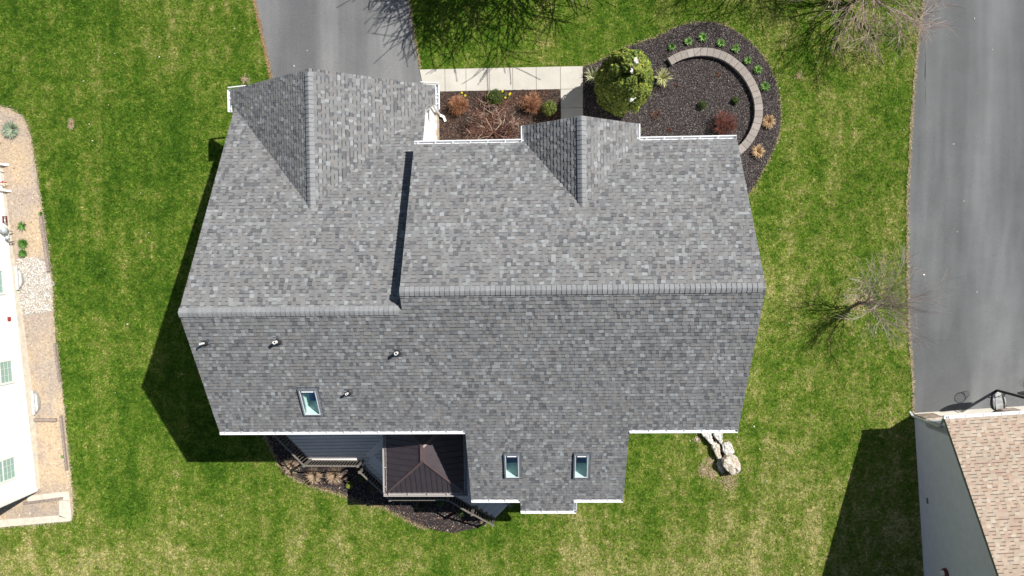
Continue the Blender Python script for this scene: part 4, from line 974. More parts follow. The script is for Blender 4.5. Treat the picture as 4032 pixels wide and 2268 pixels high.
shingle(m_, P_rh, [[RW(-0.23, -0.32), RW(9, -0.32), RW(9, 8), RW(-0.23, 8)]], pal=TAN, seed=11, expo=0.130, wmin=0.12, wmax=0.24, th=0.010); m_.build('roof', M['shingle'], rh, cols=True)
ga_ = RW(-0.25, -0.33); gb2 = RW(12, -0.33)
gutter((*ga_, rz(-0.3)-0.02), (*gb2, rz(-0.3)-0.02), (-e2.x, -e2.y), rh, 'white_metal', 1.1, 0.7)
# north wall: stone feet, piers, garage doors
for b_x in ((0.0, 0.75, WY, WY+0.3, 1.1, 2.35), (3.55, 4.15, WY, WY+0.3, 1.1, 2.35)): part('pier', 'trim_white', rh, b_x, fn=RWf)
part('header_board', 'trim_white', rh, (0.0, 12, WY, WY+0.3, 2.352, 2.8), fn=RWf)
for s0, s1 in ((0.01, 0.78), (3.52, 4.18)): part('stone_veneer', 'ledge_stone', rh, (s0, s1, WY-0.06, WY+0.24, 0.03, 1.1), fn=RWf)
part('pier', 'trim_white', rh, (7.0, 7.6, WY, WY+0.3, 0.03, 2.35), fn=RWf)
for s0, s1 in ((0.78, 3.52), (4.18, 7.0)):
    gd = part('garage_door', 'door_cream', rh, (s0, s1, WY+0.2, WY+0.26, 0.04, 2.36), fn=RWf)
    part('door_panel', 'door_cream', gd, *[(s0+0.12+i*(s1-s0-0.2)/4, s0+0.02+(i+1)*(s1-s0-0.2)/4, WY+0.185, WY+0.198, 0.15+j*0.55, 0.55+j*0.55) for i in range(4) for j in range(4)], fn=RWf)
# corner downspout: down the west side of the corner, then along to the foot
x, y = RW(-0.10, 0.02)
dd = [(*RW(-0.05, -0.38), rz(-0.3)-0.12), (*RW(-0.05, -0.38), rz(-0.3)-0.3), (*RW(-0.09, 0.12), 2.3), (*RW(-0.09, 0.12), 0.25), (*RW(-0.16, -0.05), 0.14)]
downspout(dd, 0.09, rh, 'meter_gray')
s_, = (5.9,); part('window', 'flashing', rh, (-0.03, -0.001, 8.05, 9.2, 0.55, 1.9), fn=RWf)
# meter on the west wall near the bottom of the picture and a small grille higher up
def west(px, py, o_=-0.05): p = UP(px, py, (*RW(o_, 0), 0), (e1.x, e1.y, 0)); return (Vector(p[:2])-Vector(corner)).dot(e2), p[2]
sy_, sz_ = west(3722, 2256); m_ = MB()
for r0, o0 in ((0.20, -0.005), (0.15, -0.06)):
    pass
c0 = RW(-0.01, sy_); c1_ = RW(-0.14, sy_); m_.tube([(*c0, sz_), (*c1_, sz_)], [0.21, 0.17], 8); lm = m_.build('wall_light', M['maroon'], rh)
m_ = MB(); m_.tube([(*RW(-0.14, sy_), sz_), (*RW(-0.22, sy_), sz_)], [0.12, 0.07], 10); m_.build('globe', M['white_pvc'], lm)
sy_, sz_ = west(3648, 1972); part('wall_vent', 'flashing', rh, (-0.03, -0.002, sy_-0.12, sy_+0.12, sz_-0.05, sz_+0.05), fn=RWf)

# ---------------------------------------------------------------- basketball hoop on the neighbour's drive
bp = UG(3925, 1537); hp = thing('basketball_hoop', (bp[0], bp[1], 0.02), 'portable basketball hoop with a black base, on the drive by the garage', 'basketball hoop')
b1 = UG(3930, 1592); ax = Vector((b1[0]-bp[0], b1[1]-bp[1])).normalized(); ay = Vector((-ax.y, ax.x)); BL = 0.90
def HB(u, v_, z): p = Vector(bp[:2]) + ax*u + ay*v_; return (p.x, p.y, z)
m_ = MB(); secs = [(-0.10, 0.10, 0.10), (-0.02, 0.23, 0.17), (0.15, 0.30, 0.20), (0.45, 0.33, 0.22), (0.72, 0.34, 0.21), (0.86, 0.29, 0.16), (0.91, 0.22, 0.08)]; n = 14; Vv = []; F_ = []
for u, hw, ht in secs:
    for k in range(n):
        a_ = 2*PI*k/n; c_, s_ = math.cos(a_), math.sin(a_); Vv.append(HB(u, math.copysign(abs(c_)**0.55, c_)*hw, 0.03 + ht/2 + math.copysign(abs(s_)**0.55, s_)*ht/2))
for i in range(len(secs)-1):
    for k in range(n): k2 = (k+1) % n; F_.append((i*n+k, i*n+k2, (i+1)*n+k2, (i+1)*n+k))
F_ += [tuple(range(n)), tuple(range((len(secs)-1)*n, len(secs)*n))]
m_.add(Vv, F_); recalc(m_.build('base', M['black_plastic'], hp, smooth=True))
m_ = MB(); secs = [(0.10, 0.11), (0.30, 0.14), (0.60, 0.165), (0.84, 0.15)]; Vv = [HB(u, s*w_, 0.245 + (0.012 if 0.2 < u < 0.7 else 0)) for u, w_ in secs for s in (-1, 1)]
m_.add(Vv + [(x, y, z-0.05) for x, y, z in Vv], [(0,1,3,2),(2,3,5,4),(4,5,7,6)] + [(2*i, 2*i+2, 2*i+10, 2*i+8) for i in range(3)] + [(2*i+1, 2*i+3, 2*i+11, 2*i+9) for i in range(3)] + [(0,1,9,8),(6,7,15,14)])
recalc(m_.build('tank_lid', M['gray_plastic'], hp))
for s in (-1, 1):
    m_ = MB(); m_.tube([HB(0.25, s*0.20, 0.24), HB(0.35, s*0.23, 0.262), HB(0.55, s*0.25, 0.262), HB(0.78, s*0.22, 0.235)], [0.02, 0.04, 0.04, 0.02], 8); m_.build('side_rib', M['gray_plastic'], hp, smooth=True)
m_ = MB(); m_.bar(HB(0, 0, 0.1), HB(0, 0, 2.30), 0.09, 0.09); m_.build('pole', M['black_steel'], hp)
m_ = MB(); m_.tube([HB(0.30, -0.20, 0.27), HB(0.0, 0.04, 0.85)], 0.012, 6); m_.tube([HB(0.30, 0.20, 0.27), HB(0.0, -0.04, 0.85)], 0.012, 6); m_.build('brace', M['black_steel'], hp)
m_ = MB(); cw = 0.56; out = []
for k in range(24):
    a_ = 2*PI*k/24; out.append((math.copysign(abs(math.cos(a_))**0.5, math.cos(a_))*cw, 2.60 + math.copysign(abs(math.sin(a_))**0.6, math.sin(a_))*0.37))
Vv = [HB(-0.30, v_, z) for v_, z in out] + [HB(-0.335, v_, z) for v_, z in out]; m_.add(Vv, [tuple(range(24)), tuple(range(24, 48))] + [(i, (i+1) % 24, (i+1) % 24+24, i+24) for i in range(24)])
recalc(m_.build('backboard', M['black_plastic'], hp)); m_ = MB()
for v_ in (-0.08, 0.08): m_.bar(HB(0.02, v_, 2.35), HB(-0.29, v_, 2.75), 0.02, 0.03); m_.bar(HB(0.02, v_, 2.1), HB(-0.29, v_, 2.45), 0.02, 0.03)
m_.build('mount_arm', M['black_steel'], hp)
m_ = MB(); cc = 24; R_ = 0.225; ring = [HB(-0.60 + math.cos(2*PI*k/cc)*R_, math.sin(2*PI*k/cc)*R_, 2.33) for k in range(cc+1)]; m_.tube(ring, 0.013, 6, cap=False); m_.bar(HB(-0.335, 0, 2.33), HB(-0.39, 0, 2.33), 0.12, 0.03)
rim = m_.build('rim', M['red_paint'], hp); m_ = MB()
for k in range(12):
    for sgn in (-1, 1):
        pts = []
        for j in range(5): t_ = j/4; a_ = 2*PI*(k + sgn*t_*1.5)/12; rr = R_*(1-0.42*t_); pts.append(HB(-0.60+math.cos(a_)*rr, math.sin(a_)*rr, 2.33-0.42*t_))
        m_.tube(pts, 0.005, 4, cap=False)
m_.build('net', M['net'], rim)

# ---------------------------------------------------------------- plants
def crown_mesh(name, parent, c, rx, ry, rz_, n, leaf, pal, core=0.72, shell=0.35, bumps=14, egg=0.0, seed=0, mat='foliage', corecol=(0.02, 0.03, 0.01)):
    r = np.random.default_rng(seed); D_ = r.normal(size=(n, 3)); D_ /= np.linalg.norm(D_, axis=1)[:, None]
    B = r.normal(size=(bumps, 3)); B /= np.linalg.norm(B, axis=1)[:, None]; dots = D_ @ B.T
    kk = 3.2 * (bumps/14)**0.9; lump = 0.85 + 0.21 * np.clip(1 - kk*(1 - dots.max(1))*1.0, -1, 1)
    rad = lump * (1 - shell * r.random(n)**1.6); P = D_ * rad[:, None]
    f = 1 - egg * (P[:, 2])*0.5; P = P * np.stack([rx*f, ry*f, np.full(n, rz_)], 1) + np.array(c)
    a = D_ + np.array([0.15, 0.1, 0.35]) + r.normal(0, 0.45, (n, 3)); a /= np.linalg.norm(a, axis=1)[:, None]
    t1 = np.cross(a, r.normal(size=(n, 3))); t1 /= np.linalg.norm(t1, axis=1)[:, None]; t2 = np.cross(a, t1)
    L = leaf * r.uniform(0.6, 1.3, n); Wd = L * r.uniform(0.45, 0.8, n)
    V = np.stack([P - t1*L[:, None]/2 - t2*Wd[:, None]/3, P - t1*L[:, None]/4 + t2*Wd[:, None]/2, P + t1*L[:, None]/2, P + t1*L[:, None]*0.1 - t2*Wd[:, None]/2], 1).reshape(-1, 3)
    cl = np.argmax(dots, 1); shade = r.uniform(0.75, 1.25, bumps)[cl]
    cols = np.array(pal)[r.integers(0, len(pal), n)] * (shade * r.uniform(0.8, 1.2, n))[:, None]
    F = np.arange(n*4).reshape(n, 4)
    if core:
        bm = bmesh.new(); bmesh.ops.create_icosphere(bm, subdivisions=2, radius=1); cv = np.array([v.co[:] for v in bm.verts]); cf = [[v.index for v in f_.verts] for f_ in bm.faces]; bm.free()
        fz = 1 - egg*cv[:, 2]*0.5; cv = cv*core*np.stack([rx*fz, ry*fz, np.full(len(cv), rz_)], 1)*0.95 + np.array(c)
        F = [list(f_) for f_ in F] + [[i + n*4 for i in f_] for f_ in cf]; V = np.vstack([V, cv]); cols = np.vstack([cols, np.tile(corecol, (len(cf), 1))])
    return mesh(name, V, F, M[mat], parent, cols=cols)
def shrub(name, px, py, r_, h_, label, cat, pal, n=900, leaf=0.05, group=None, z0=None, seed=0, core=0.7, bumps=12):
    x, y, z = UG(px, py, h_*0.5); gz = float(G(y)) + 0.03; t_ = thing(name, (x, y, gz), label, cat, group)
    crown_mesh('foliage', t_, (x, y, gz + h_*0.52), r_, r_, h_*0.5, n, leaf, pal, core, seed=seed, bumps=bumps)
    m_ = MB(); m_.tube([(x, y, gz-0.02), (x, y, gz+h_*0.4)], [0.025, 0.012], 6, col=(0.12, 0.08, 0.05)); m_.build('stem', M['twig'], t_, cols=True); return t_
def blades(name, px, py, r_, h_, n, wd, label, cat, pal, group=None, seed=0, droop=1.0, mat='foliage', up=0.3, seg=4, part_name='blades', fan=None):
    r = random.Random(seed); x, y, z = UG(px, py, h_*0.35); gz = float(G(y)) + 0.03; t_ = thing(name, (x, y, gz), label, cat, group); V = []; F = []; K = []
    for i in range(n):
        a = r.uniform(0, 2*PI) if fan is None else r.uniform(*fan); L = r_ * r.uniform(0.45, 1.05); hh = h_ * r.uniform(up, 1.0); o_ = r.uniform(0, r_*0.22); w0 = wd * r.uniform(0.6, 1.2); b = len(V); tw = r.uniform(-0.25, 0.25)
        for j in range(seg+1):
            u = j/seg; d_ = o_ + (L-o_)*u; zz = gz + hh*math.sin(min(1, u*1.0)*PI*(0.5+0.25*droop)) * (1 if u < 1 else 1); aa = a + tw*u; ww = w0*(1-u**2*0.9)
            cx, cy = x+math.cos(aa)*d_, y+math.sin(aa)*d_; V += [(cx-math.sin(aa)*ww, cy+math.cos(aa)*ww, zz), (cx+math.sin(aa)*ww, cy-math.cos(aa)*ww, zz+ww*0.6)]
        c = r.choice(pal); k = r.uniform(0.75, 1.25)
        for j in range(seg): F.append((b+2*j, b+2*j+1, b+2*j+3, b+2*j+2)); K.append(tuple(q*k for q in c))
    mesh(part_name, V, np.array(F), M[mat], t_, cols=K); return t_
def branchy(mb, p, d, L, r0, depth, r, spread, pal, gravity=0.0, kids=(3, 5), minr=0.004, curve=0.25):
    pts = [p]; k = 3 if depth > 0 else 2; dd = d.copy()
    for i in range(k):
        dd = (dd + Vector((r.gauss(0, curve*0.4), r.gauss(0, curve*0.4), r.gauss(0, curve*0.3) - gravity))).normalized(); pts.append(pts[-1] + dd*L/k)
    rr = [max(minr, r0*(1 - 0.55*i/k)) for i in range(k+1)]; mb.tube(pts, rr, 5 if depth > 1 else 3, col=r.choice(pal), cap=False)
    if depth <= 0: return
    for i in range(r.randint(*kids)):
        t_ = r.uniform(0.3, 1.0); j = min(k-1, int(t_*k)); q = pts[j].lerp(pts[j+1], t_*k - j)
        ax_ = dd.orthogonal(); ax_.rotate(Matrix.Rotation(r.uniform(0, 2*PI), 3, dd)); nd = (dd + ax_*math.tan(r.uniform(0.35, 1.0)*spread)).normalized()
        branchy(mb, q, nd, L*r.uniform(0.5, 0.8), rr[j]*0.62, depth-1, r, spread, pal, gravity, kids, minr, curve)
def bare_tree(name, base, h_, label, group=None, seed=0, limbs=9, depth=3, spread=0.8, tilt=(0.25, 0.85), pal=((0.22,0.17,0.14),(0.30,0.25,0.21)), trunk_h=0.6, r0=0.07, kids=(3, 5), minr=0.005, lean=(0, 0), cat='tree', gravity=0.0):
    r = random.Random(seed); x, y, z = base; t_ = thing(name, base, label, cat, group); m_ = MB()
    m_.tube([(x, y, z-0.05), (x+lean[0]*0.5*trunk_h, y+lean[1]*0.5*trunk_h, z+trunk_h*0.5), (x+lean[0]*trunk_h, y+lean[1]*trunk_h, z+trunk_h)], [r0*1.25, r0, r0*0.9], 10, col=(0.13, 0.10, 0.085))
    m_.build('trunk', M['twig'], t_, cols=True); m_ = MB(); top = Vector((x+lean[0]*trunk_h, y+lean[1]*trunk_h, z+trunk_h-0.04))
    for i in range(limbs):
        a = 2*PI*(i + r.uniform(-0.3, 0.3))/limbs; tl = r.uniform(*tilt); d = Vector((math.cos(a)*math.sin(tl), math.sin(a)*math.sin(tl), math.cos(tl)))
        branchy(m_, top + Vector((0, 0, r.uniform(-0.25, 0.3)*trunk_h)), d, (h_-trunk_h)*r.uniform(0.5, 0.68), r0*0.5, depth, r, spread, pal, gravity, kids, minr)
    m_.build('crown', M['twig'], t_, cols=True); return t_
GRN = [(0.045,0.10,0.025),(0.07,0.14,0.035),(0.10,0.18,0.06),(0.03,0.065,0.018)]
EVG = [(0.12,0.18,0.03),(0.19,0.24,0.038),(0.27,0.30,0.05),(0.08,0.13,0.028),(0.33,0.34,0.07),(0.14,0.20,0.045)]
# tall evergreen beside the walk
ex, ey, ez = U(2462, 322, 3.1); gz = float(G(ey))
ev = thing('evergreen_tree', (ex, ey, gz), 'tall dense rounded evergreen at the end of the concrete walk, with white blossoms on it', 'tree')
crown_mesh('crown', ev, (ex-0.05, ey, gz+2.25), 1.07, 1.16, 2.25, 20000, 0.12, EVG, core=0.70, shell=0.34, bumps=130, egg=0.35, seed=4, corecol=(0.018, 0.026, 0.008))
m_ = MB(); m_.tube([(ex, ey, gz-0.05), (ex, ey, gz+1.5)], [0.14, 0.10], 8, col=(0.10, 0.07, 0.05)); m_.build('trunk', M['twig'], ev, cols=True)
r = random.Random(3)
for (px, py, n_) in ((2491, 270, 16), (2486, 389, 13), (2505, 241, 9)):
    m_ = MB()
    for h0 in np.arange(5.6, 1.5, -0.03):
        bx_, by_, bz_ = U(px, py, h0); e_ = (h0-gz-2.25)/2.25; f_ = 1 - 0.35*e_*0.5
        if ((bx_-ex)/(1.22*f_))**2 + ((by_-ey)/(1.22*f_))**2 + e_**2 < 1.0: break
    for i in range(n_):
        o_ = Vector((r.gauss(0, 0.055), r.gauss(0, 0.055), r.gauss(0, 0.04))); d1 = Vector((r.gauss(0, 1), r.gauss(0, 1), 0.6)).normalized()*0.07; d2 = d1.cross(Vector((0, 0, 1))).normalized()*0.045
        p = Vector((bx_, by_, bz_+0.03)) + o_; m_.add([tuple(p-d1), tuple(p+d2), tuple(p+d1), tuple(p-d2)], [(0,1,2,3)], (0.8, 0.78, 0.76))
    m_.build('blossom', M['foliage'], ev, cols=True)
# foundation bed
shrub('boxwood', 1946, 384, 0.36, 0.72, 'round clipped dark green shrub by the middle of the concrete walk', 'shrub', [(0.06,0.095,0.02),(0.09,0.125,0.025),(0.04,0.06,0.016),(0.12,0.15,0.04)], 2600, 0.045, seed=1, core=0.85, bumps=40)
shrub('golden_shrub', 2163, 428, 0.34, 0.80, 'small yellow green conical shrub in the corner between walk and entry gable', 'shrub', [(0.13,0.16,0.03),(0.20,0.22,0.05),(0.08,0.11,0.02)], 1600, 0.05, seed=2, bumps=30)
def twig_shrub(name, px, py, r_, h_, label, pal, n=14, seed=0, depth=2, group=None, minr=0.004, kids=(3, 5), tilt=(0.3, 1.2)):
    x, y, z = UG(px, py, h_*0.4); gz_ = float(G(y)) + 0.03; t_ = thing(name, (x, y, gz_), label, 'shrub', group); m_ = MB(); rr = random.Random(seed)
    for i in range(n):
        a = rr.uniform(0, 2*PI); tl = rr.uniform(*tilt); d = Vector((math.cos(a)*math.sin(tl), math.sin(a)*math.sin(tl), math.cos(tl)))
        branchy(m_, Vector((x, y, gz_)), d, r_*0.62 if tl > 0.7 else h_*0.6, 0.012, depth, rr, 0.9, pal, 0.0, kids, minr)
    m_.build('stems', M['twig'], t_, cols=True); return t_
BAR = [(0.42,0.20,0.10),(0.30,0.14,0.08),(0.50,0.28,0.15),(0.22,0.10,0.07)]
twig_shrub('barberry_shrub', 1803, 412, 0.46, 0.65, 'leafless orange brown shrub close to the garage downspout', BAR, 60, 5, 2, 'leafless orange brown shrubs', 0.005)
twig_shrub('barberry_shrub', 2091, 406, 0.44, 0.65, 'leafless orange brown shrub between the round shrub and the golden shrub', BAR, 60, 6, 2, 'leafless orange brown shrubs', 0.005)
mp = UG(1945, 530); bare_tree('weeping_maple', (mp[0], mp[1], float(G(mp[1]))+0.03), 1.95, 'low bare weeping tree with tangled pale twigs, against the front gutter of the house', seed=12, limbs=19, depth=3, spread=1.0, tilt=(0.8, 1.5), pal=((0.50,0.40,0.31),(0.20,0.095,0.07),(0.13,0.06,0.045),(0.16,0.07,0.055),(0.10,0.05,0.04),(0.14,0.07,0.05)), trunk_h=0.5, r0=0.045, kids=(3, 5), minr=0.005, gravity=0.04)
def daff(px, py, label, nf, seed):
    t_ = blades('daffodil_clump', px, py, 0.15, 0.25, 16, 0.010, label, 'flowers', [(0.10,0.24,0.06),(0.15,0.30,0.09)], 'daffodils along the walk', seed); r = random.Random(seed); x, y, z = t_.location
    for i in range(nf):
        p = (x + r.uniform(-0.1, 0.13), y + r.uniform(-0.1, 0.1), z + 0.26); m_ = MB(); m_.lathe(p, [(0.001, 0), (0.045, 0.012), (0.02, 0.0), (0.018, 0.03)], 6, col=(0.85, 0.72, 0.05)); m_.build('flower', M['foliage'], t_, cols=True)
daff(1827, 376, 'daffodil clump above the left orange brown shrub', 2, 1); daff(1999, 381, 'daffodils just right of the round green shrub', 3, 2); daff(1984, 364, 'daffodil tuft at the walk edge, right of the round green shrub', 1, 3)
YUC = [(0.62,0.60,0.30),(0.72,0.70,0.42),(0.50,0.52,0.20),(0.25,0.32,0.10)]
blades('yucca', 2607, 308, 0.44, 0.42, 80, 0.022, 'yellow striped yucca on the open mulch right of the tall evergreen', 'yucca', YUC, 'variegated yuccas beside the tall evergreen', 21, 0.4, seg=3)
blades('yucca', 2333, 300, 0.42, 0.42, 70, 0.022, 'green and cream yucca between the walk end and the tall evergreen', 'yucca', [(0.40,0.42,0.22),(0.20,0.28,0.08),(0.60,0.58,0.40)], 'variegated yuccas beside the tall evergreen', 22, 0.4, seg=3)
# round bed
per = Z([(760,262),(888,222),(1000,190),(1133,233),(1248,272),(1340,365),(1415,435),(1470,565)], 1.932, 2250, 50)
pl_ = ['green perennial clump nearest the evergreen, first outside the block wall', 'second green perennial clump from the evergreen, outside the block wall', 'green perennial clump at the very top of the round bed', 'green perennial clump just right of the topmost one in the round bed', 'fifth green perennial clump along the block wall, counted from the evergreen', 'green perennial clump at the upper right shoulder of the block wall', 'green perennial clump below the one at the shoulder of the block wall', 'last green perennial clump, right of the block wall and above the tan grass']
for i, (px, py) in enumerate(per):
    t_ = blades('perennial_clump', px, py, 0.21*random.uniform(0.85, 1.1), 0.20, 110, 0.020, pl_[i], 'perennial', [(0.15,0.32,0.06),(0.24,0.44,0.10),(0.34,0.52,0.18),(0.10,0.22,0.04)], 'green perennials around the block wall', 30+i, 0.5, seg=2)
shrub('dwarf_evergreen', *Z([(997,702)], 1.932, 2250, 50)[0], 0.19, 0.30, 'larger of two tiny dark evergreens inside the round bed', 'shrub', [(0.06,0.10,0.02),(0.10,0.14,0.03),(0.03,0.05,0.012)], 700, 0.04, 'tiny evergreens inside the block wall', seed=41)
shrub('dwarf_evergreen', *Z([(1245,670)], 1.932, 2250, 50)[0], 0.16, 0.25, 'smaller of two tiny dark evergreens, nearer the block wall', 'shrub', [(0.07,0.13,0.02),(0.12,0.18,0.03),(0.03,0.05,0.012)], 600, 0.035, 'tiny evergreens inside the block wall', seed=42)
STR = [(0.62,0.44,0.25),(0.50,0.31,0.15),(0.72,0.56,0.36),(0.34,0.19,0.09)]
for i, (q, lb) in enumerate((((1497,832), 'tan dormant grass clump right of the block wall'), ((1415,1055), 'tan dormant grass clump below, nearest the house corner'))):
    blades('dormant_grass', *Z([q], 1.932, 2250, 50)[0], 0.33, 0.24, 260, 0.012, lb, 'ornamental grass', STR, 'cut back tan grasses in the round bed', 50+i, 0.7)
twig_shrub('red_shrub', *Z([(1165,850)], 1.932, 2250, 50)[0], 0.58, 0.8, 'leafless dark red shrub at the house edge inside the block wall', [(0.20,0.07,0.05),(0.13,0.05,0.045),(0.26,0.11,0.08)], 34, 7, 3, minr=0.004, kids=(2, 4))
for q, r_, lb, sd_ in (((640,770), 0.34, 'withered dark brown plant on the mulch below the evergreen', 61), ((745,895), 0.2, 'small withered brown plant above the front gutter', 62), ((1120,470), 0.2, 'thin withered plant near the top inside the block wall', 63), ((800,555), 0.12, 'tiny dry sprig below the yellow yucca', 64)):
    twig_shrub('withered_plant', *Z([q], 1.932, 2250, 50)[0], r_, 0.22, lb, [(0.16,0.07,0.045),(0.26,0.13,0.07),(0.10,0.05,0.04)], 18, sd_, 1, 'withered plants in the round bed', 0.005, (2, 4), (0.6, 1.4))
blades('iris_clump', 2516, 513, 0.14, 0.35, 22, 0.014, 'narrow yellow green blades beside the entry gable gutter', 'perennial', [(0.35,0.40,0.12),(0.25,0.32,0.08)], None, 65, 0.3)
# block wall
ow = Z([(735,350),(800,312),(870,287),(970,268),(1080,275),(1180,308),(1270,370),(1350,450),(1410,550),(1445,650),(1455,760),(1440,850),(1400,950),(1340,1030),(1255,1098)], 1.932, 2250, 50)
iw = Z([(760,394),(815,362),(880,338),(975,323),(1070,328),(1160,358),(1240,412),(1308,487),(1360,575),(1392,665),(1398,760),(1385,840),(1345,925),(1290,1000),(1215,1060)], 1.932, 2250, 50)
WH = 0.26; bwz = 0.03
mid_ = [U((a[0]+b[0])/2, (a[1]+b[1])/2, float(G(UG(*a)[1]))+WH) for a, b in zip(ow, iw)]
def spline(pts, n):
    pts = [Vector(p[:2]) for p in pts]; L = [0]
    for a, b in zip(pts, pts[1:]): L.append(L[-1] + (b-a).length)
    out = []
    for i in range(n+1):
        s = L[-1]*i/n; j = max(k for k in range(len(L)) if L[k] <= s + 1e-9); j = min(j, len(pts)-2); u = (s-L[j])/(L[j+1]-L[j])
        p0, p1, p2, p3 = pts[max(0, j-1)], pts[j], pts[j+1], pts[min(len(pts)-1, j+2)]
        out.append(0.5*((2*p1)+(-p0+p2)*u+(2*p0-5*p1+4*p2-p3)*u*u+(-p0+3*p1-3*p2+p3)*u**3))
    return out
NB = 27; sp_ = spline(mid_, NB); bw_ = thing('block_wall', (*sp_[13], float(G(sp_[13].y))), 'curved low retaining wall of tan concrete cap blocks in the round bed', 'garden wall')
m_ = MB(); m2 = MB(); rr_ = random.Random(8)
for i in range(NB):
    a, b = sp_[i], sp_[i+1]; d = (b-a).normalized(); n_ = Vector((-d.y, d.x)); g = 0.006; hw = 0.165
    z0 = float(G((a.y+b.y)/2)); na = n_ if i == 0 else ((sp_[i+1]-sp_[i-1]).normalized()); na = Vector((-na.y, na.x)) if i else n_
    nb = (sp_[min(NB, i+2)]-sp_[i]).normalized(); nb = Vector((-nb.y, nb.x)); k = rr_.uniform(0.88, 1.1); c = (0.30*k, 0.265*k, 0.24*k)
    q = [a+na*hw+d*g, a-na*hw+d*g, b-nb*hw-d*g, b+nb*hw-d*g]; zt = z0+WH+rr_.uniform(-0.004, 0.004)
    m_.add([(p.x, p.y, zt-0.09) for p in q]+[(p.x, p.y, zt) for p in q], [(3,2,1,0),(4,5,6,7),(0,1,5,4),(1,2,6,5),(2,3,7,6),(3,0,4,7)], c)
    q = [a+na*hw*0.9, a-na*hw*0.9, b-nb*hw*0.9, b+nb*hw*0.9]
    m2.add([(p.x, p.y, z0-0.05) for p in q]+[(p.x, p.y, zt-0.092) for p in q], [(3,2,1,0),(4,5,6,7),(0,1,5,4),(1,2,6,5),(2,3,7,6),(3,0,4,7)], (c[0]*0.9, c[1]*0.9, c[2]*0.9))
recalc(m_.build('cap_blocks', M['blocky'], bw_, cols=True)); recalc(m2.build('wall_blocks', M['blocky'], bw_, cols=True))
# rear bed
c6 = lambda *p: Z([p], 5.175, 1060, 1680)[0]; c1z = lambda *p: Z([p], 2.898, 1050, 1650)[0]
DG = [(0.50,0.38,0.26),(0.40,0.26,0.18),(0.62,0.54,0.44),(0.28,0.16,0.12),(0.55,0.44,0.25)]
for i, (q, r_, lb) in enumerate(((c6(465,790), 0.46, 'dry tan grass clump outside the slanted deck railing'), (c6(920,985), 0.44, 'dry tan grass clump below the left end of the straight deck railing'), (c6(1330,990), 0.46, 'dry tan grass clump below the right half of the straight deck railing'))):
    blades('dry_grass_clump', q[0], q[1], r_, 0.55, 340, 0.009, lb, 'ornamental grass', DG, 'dry grasses in front of the deck', 70+i, 0.9, seg=4)
DK = [(0.07,0.11,0.035),(0.10,0.15,0.045),(0.045,0.075,0.025)]
for i, (q, r_, h_, lb, pal) in enumerate(((c6(1640,1190), 0.17, 0.3, 'small yellow green shrub in the shade left of the gazebo', [(0.26,0.28,0.06),(0.18,0.22,0.05)]), (c6(1890,1030), 0.2, 0.4, 'dark green shrub beside the diagonal deck railing', DK), (c1z(1240,780), 0.30, 0.45, 'brownish green shrub under the left corner of the gazebo gutter', [(0.14,0.13,0.07),(0.09,0.10,0.04),(0.18,0.14,0.09)]),
        (c1z(1765,985), 0.28, 0.4, 'dark brown shrub in the bed in front of the gazebo', [(0.12,0.09,0.06),(0.08,0.08,0.04)]), (c1z(1985,945), 0.2, 0.4, 'green shrub at the top of the deck stairs railing', DK), (c1z(2235,1050), 0.24, 0.4, 'green shrub below the middle of the stair railing', DK), (c1z(1540,890), 0.16, 0.35, 'low green shrub tight under the gazebo gutter', DK))):
    shrub('shrub', q[0], q[1], r_, h_, lb, 'shrub', pal, 420, 0.055, 'small shrubs in the bed below the deck', seed=80+i, core=0.35, bumps=8)
blades('dry_grass_clump', 1905, 2054, 0.22, 0.25, 110, 0.009, 'small dry grass clump beneath the foot of the stair railing', 'ornamental grass', DG, 'dry grasses in front of the deck', 79, 0.9)
# left strip
blades('silver_perennial', 46, 511, 0.42, 0.22, 300, 0.020, 'silvery blue green mounded plant near the top of the dirt strip', 'perennial', [(0.26,0.38,0.28),(0.36,0.46,0.34),(0.45,0.42,0.28),(0.16,0.26,0.17)], None, 90, 0.6, seg=3)
for i, (px, py, r_, n, lb) in enumerate(((93, 959, 0.25, 220, 'bright green leafy clump below the gas meter, the upper of the pair'), (93, 997, 0.22, 200, 'bright green leafy clump just above the gravel, the lower of the pair'), (88, 890, 0.26, 46, 'sparse green weeds beside the gas meter'), (163, 840, 0.10, 40, 'tiny green weed at the top end of the long timber'), (251, 1795, 0.09, 30, 'tiny green weed beside the lower long timber'))):
    blades('green_clump', px, py, r_, 0.16, n, 0.022, lb, 'plant', [(0.10,0.24,0.04),(0.16,0.34,0.07),(0.07,0.16,0.03)], 'green plants in the dirt strip', 91+i, 0.4, seg=2)

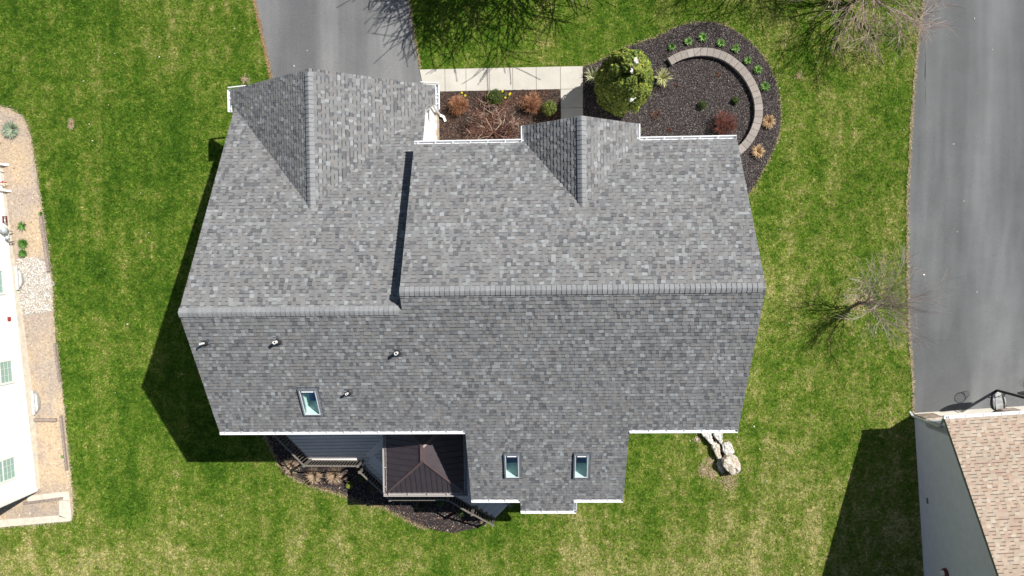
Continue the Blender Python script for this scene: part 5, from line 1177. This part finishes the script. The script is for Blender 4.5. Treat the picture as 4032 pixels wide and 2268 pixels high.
# ---------------------------------------------------------------- boulders
def rock(poly, h_, label, seed, tint=1.0, slope=(0, 0)):
    pts = [UG(*p) for p in Z(poly, 4.83, 2700, 1650)]; cx = sum(p[0] for p in pts)/len(pts); cy = sum(p[1] for p in pts)/len(pts); g = float(G(cy)); rr = random.Random(seed); bm = bmesh.new()
    sc = (H - g - h_)/(H - g)
    for x, y, z in pts:
        X, Y = x*sc, y*sc; dz = (X-cx)*slope[0] + (Y-cy)*slope[1]
        bm.verts.new((X, Y, g+h_*rr.uniform(0.78, 1.0)+dz)); bm.verts.new((x+(x-cx)*rr.uniform(0.02, 0.12), y+(y-cy)*rr.uniform(0.02, 0.12), g-0.12)); bm.verts.new((X+(X-cx)*rr.uniform(0.0, 0.12), Y+(Y-cy)*rr.uniform(0.0, 0.12), g+h_*rr.uniform(0.35, 0.6)))
    bm.verts.new((cx*sc, cy*sc, g+h_*1.06)); bmesh.ops.convex_hull(bm, input=bm.verts[:])
    loose = [v for v in bm.verts if not v.link_faces]; bmesh.ops.delete(bm, geom=loose, context='VERTS')
    bmesh.ops.triangulate(bm, faces=bm.faces[:])
    for _ in range(3): bmesh.ops.subdivide_edges(bm, edges=bm.edges[:], cuts=1, use_grid_fill=True)
    bmesh.ops.recalc_face_normals(bm, faces=bm.faces[:]); bm.normal_update()
    from mathutils import noise as mn
    for v in bm.verts:
        n1 = mn.noise(v.co*4.0 + Vector((seed, 0, 0))); n2 = mn.noise(v.co*13.0 + Vector((0, seed, 0))); v.co += v.normal*(n1*0.045 + n2*0.020 - 0.05*max(0, 0.12-abs(n1))/0.12)
    bmesh.ops.translate(bm, verts=bm.verts[:], vec=(-cx, -cy, -g)); me = bpy.data.meshes.new('boulder'); bm.to_mesh(me); bm.free(); me.materials.append(M['limestone_white' if seed in (1, 2, 4) else 'limestone'])
    o = bpy.data.objects.new('boulder', me); o.location = (cx, cy, g); C.objects.link(o); return tag(o, label, 'boulder', 'limestone boulders on the lawn')
rock([(270,200),(470,215),(500,260),(430,330),(470,380),(525,440),(490,470),(410,400),(335,340)], 0.30, 'narrow pale boulder emerging left most from under the rear gutter', 1)
rock([(545,240),(690,240),(700,300),(705,420),(680,478),(600,400),(535,310)], 0.42, 'pale pitted boulder under the rear gutter, right of the narrow one', 2)
rock([(510,470),(600,450),(650,500),(620,560),(640,640),(675,745),(610,755),(560,640),(520,560)], 0.32, 'slim tan ridge shaped boulder in the middle of the boulder row', 3)
rock([(705,500),(845,455),(880,500),(930,630),(860,680),(775,690),(722,620)], 0.40, 'square flat topped whitish boulder in the boulder row', 4)
rock([(742,800),(790,735),(905,705),(985,745),(1045,890),(1025,990),(970,1060),(890,1065),(790,980),(735,900)], 0.60, 'largest brown and tan boulder at the lower end of the row', 5)
rock([(620,790),(700,760),(720,850),(700,960),(740,1020),(690,1040),(640,960),(605,860)], 0.14, 'low gray boulder shaded by the largest one', 6)
rock([(180,370),(215,348),(243,375),(235,408),(195,410)], 0.07, 'small tan stone in the grass left of the boulder row', 7)
rock([(60,405),(90,398),(105,425),(75,435)], 0.05, 'tiny tan stone in the grass, farthest left of the boulders', 8)

# ---------------------------------------------------------------- leafless trees
REDT = ((0.40,0.28,0.24),(0.46,0.36,0.29),(0.52,0.44,0.36),(0.32,0.21,0.19))
b = UG(3381, 1192); bare_tree('bare_tree', b, 3.5, 'small leafless tree in a dead grass ring between the house and the side drive', 'leafless trees', seed=21, limbs=11, depth=3, spread=0.50, tilt=(0.10, 0.52), pal=((0.34,0.28,0.25),(0.42,0.35,0.31),(0.30,0.23,0.20)), trunk_h=0.5, r0=0.07, kids=(3, 5), minr=0.0036)
b = UG(3372, -4); bare_tree('bare_tree', b, 4.1, 'leafless tree with reddish twigs at the top edge beside the side drive', 'leafless trees', seed=22, limbs=17, depth=3, spread=0.8, tilt=(0.35, 1.15), pal=REDT, trunk_h=0.5, r0=0.07, kids=(4, 5), minr=0.0052)
b = UG(2050, -290); bare_tree('bare_tree', b, 6.7, 'tree beyond the top edge whose branch shadows fall on the front drive', 'leafless trees', seed=23, limbs=18, depth=3, spread=0.85, tilt=(0.25, 1.05), pal=REDT, trunk_h=1.2, r0=0.13, kids=(4, 6), minr=0.017)
b = UG(3075, -235); bare_tree('bare_tree', b, 5.5, 'tree beyond the top edge whose shadow touches the tip of the round bed', 'leafless trees', seed=24, limbs=11, depth=3, spread=0.7, tilt=(0.2, 0.7), pal=REDT, trunk_h=0.8, r0=0.10, kids=(3, 5), minr=0.008)
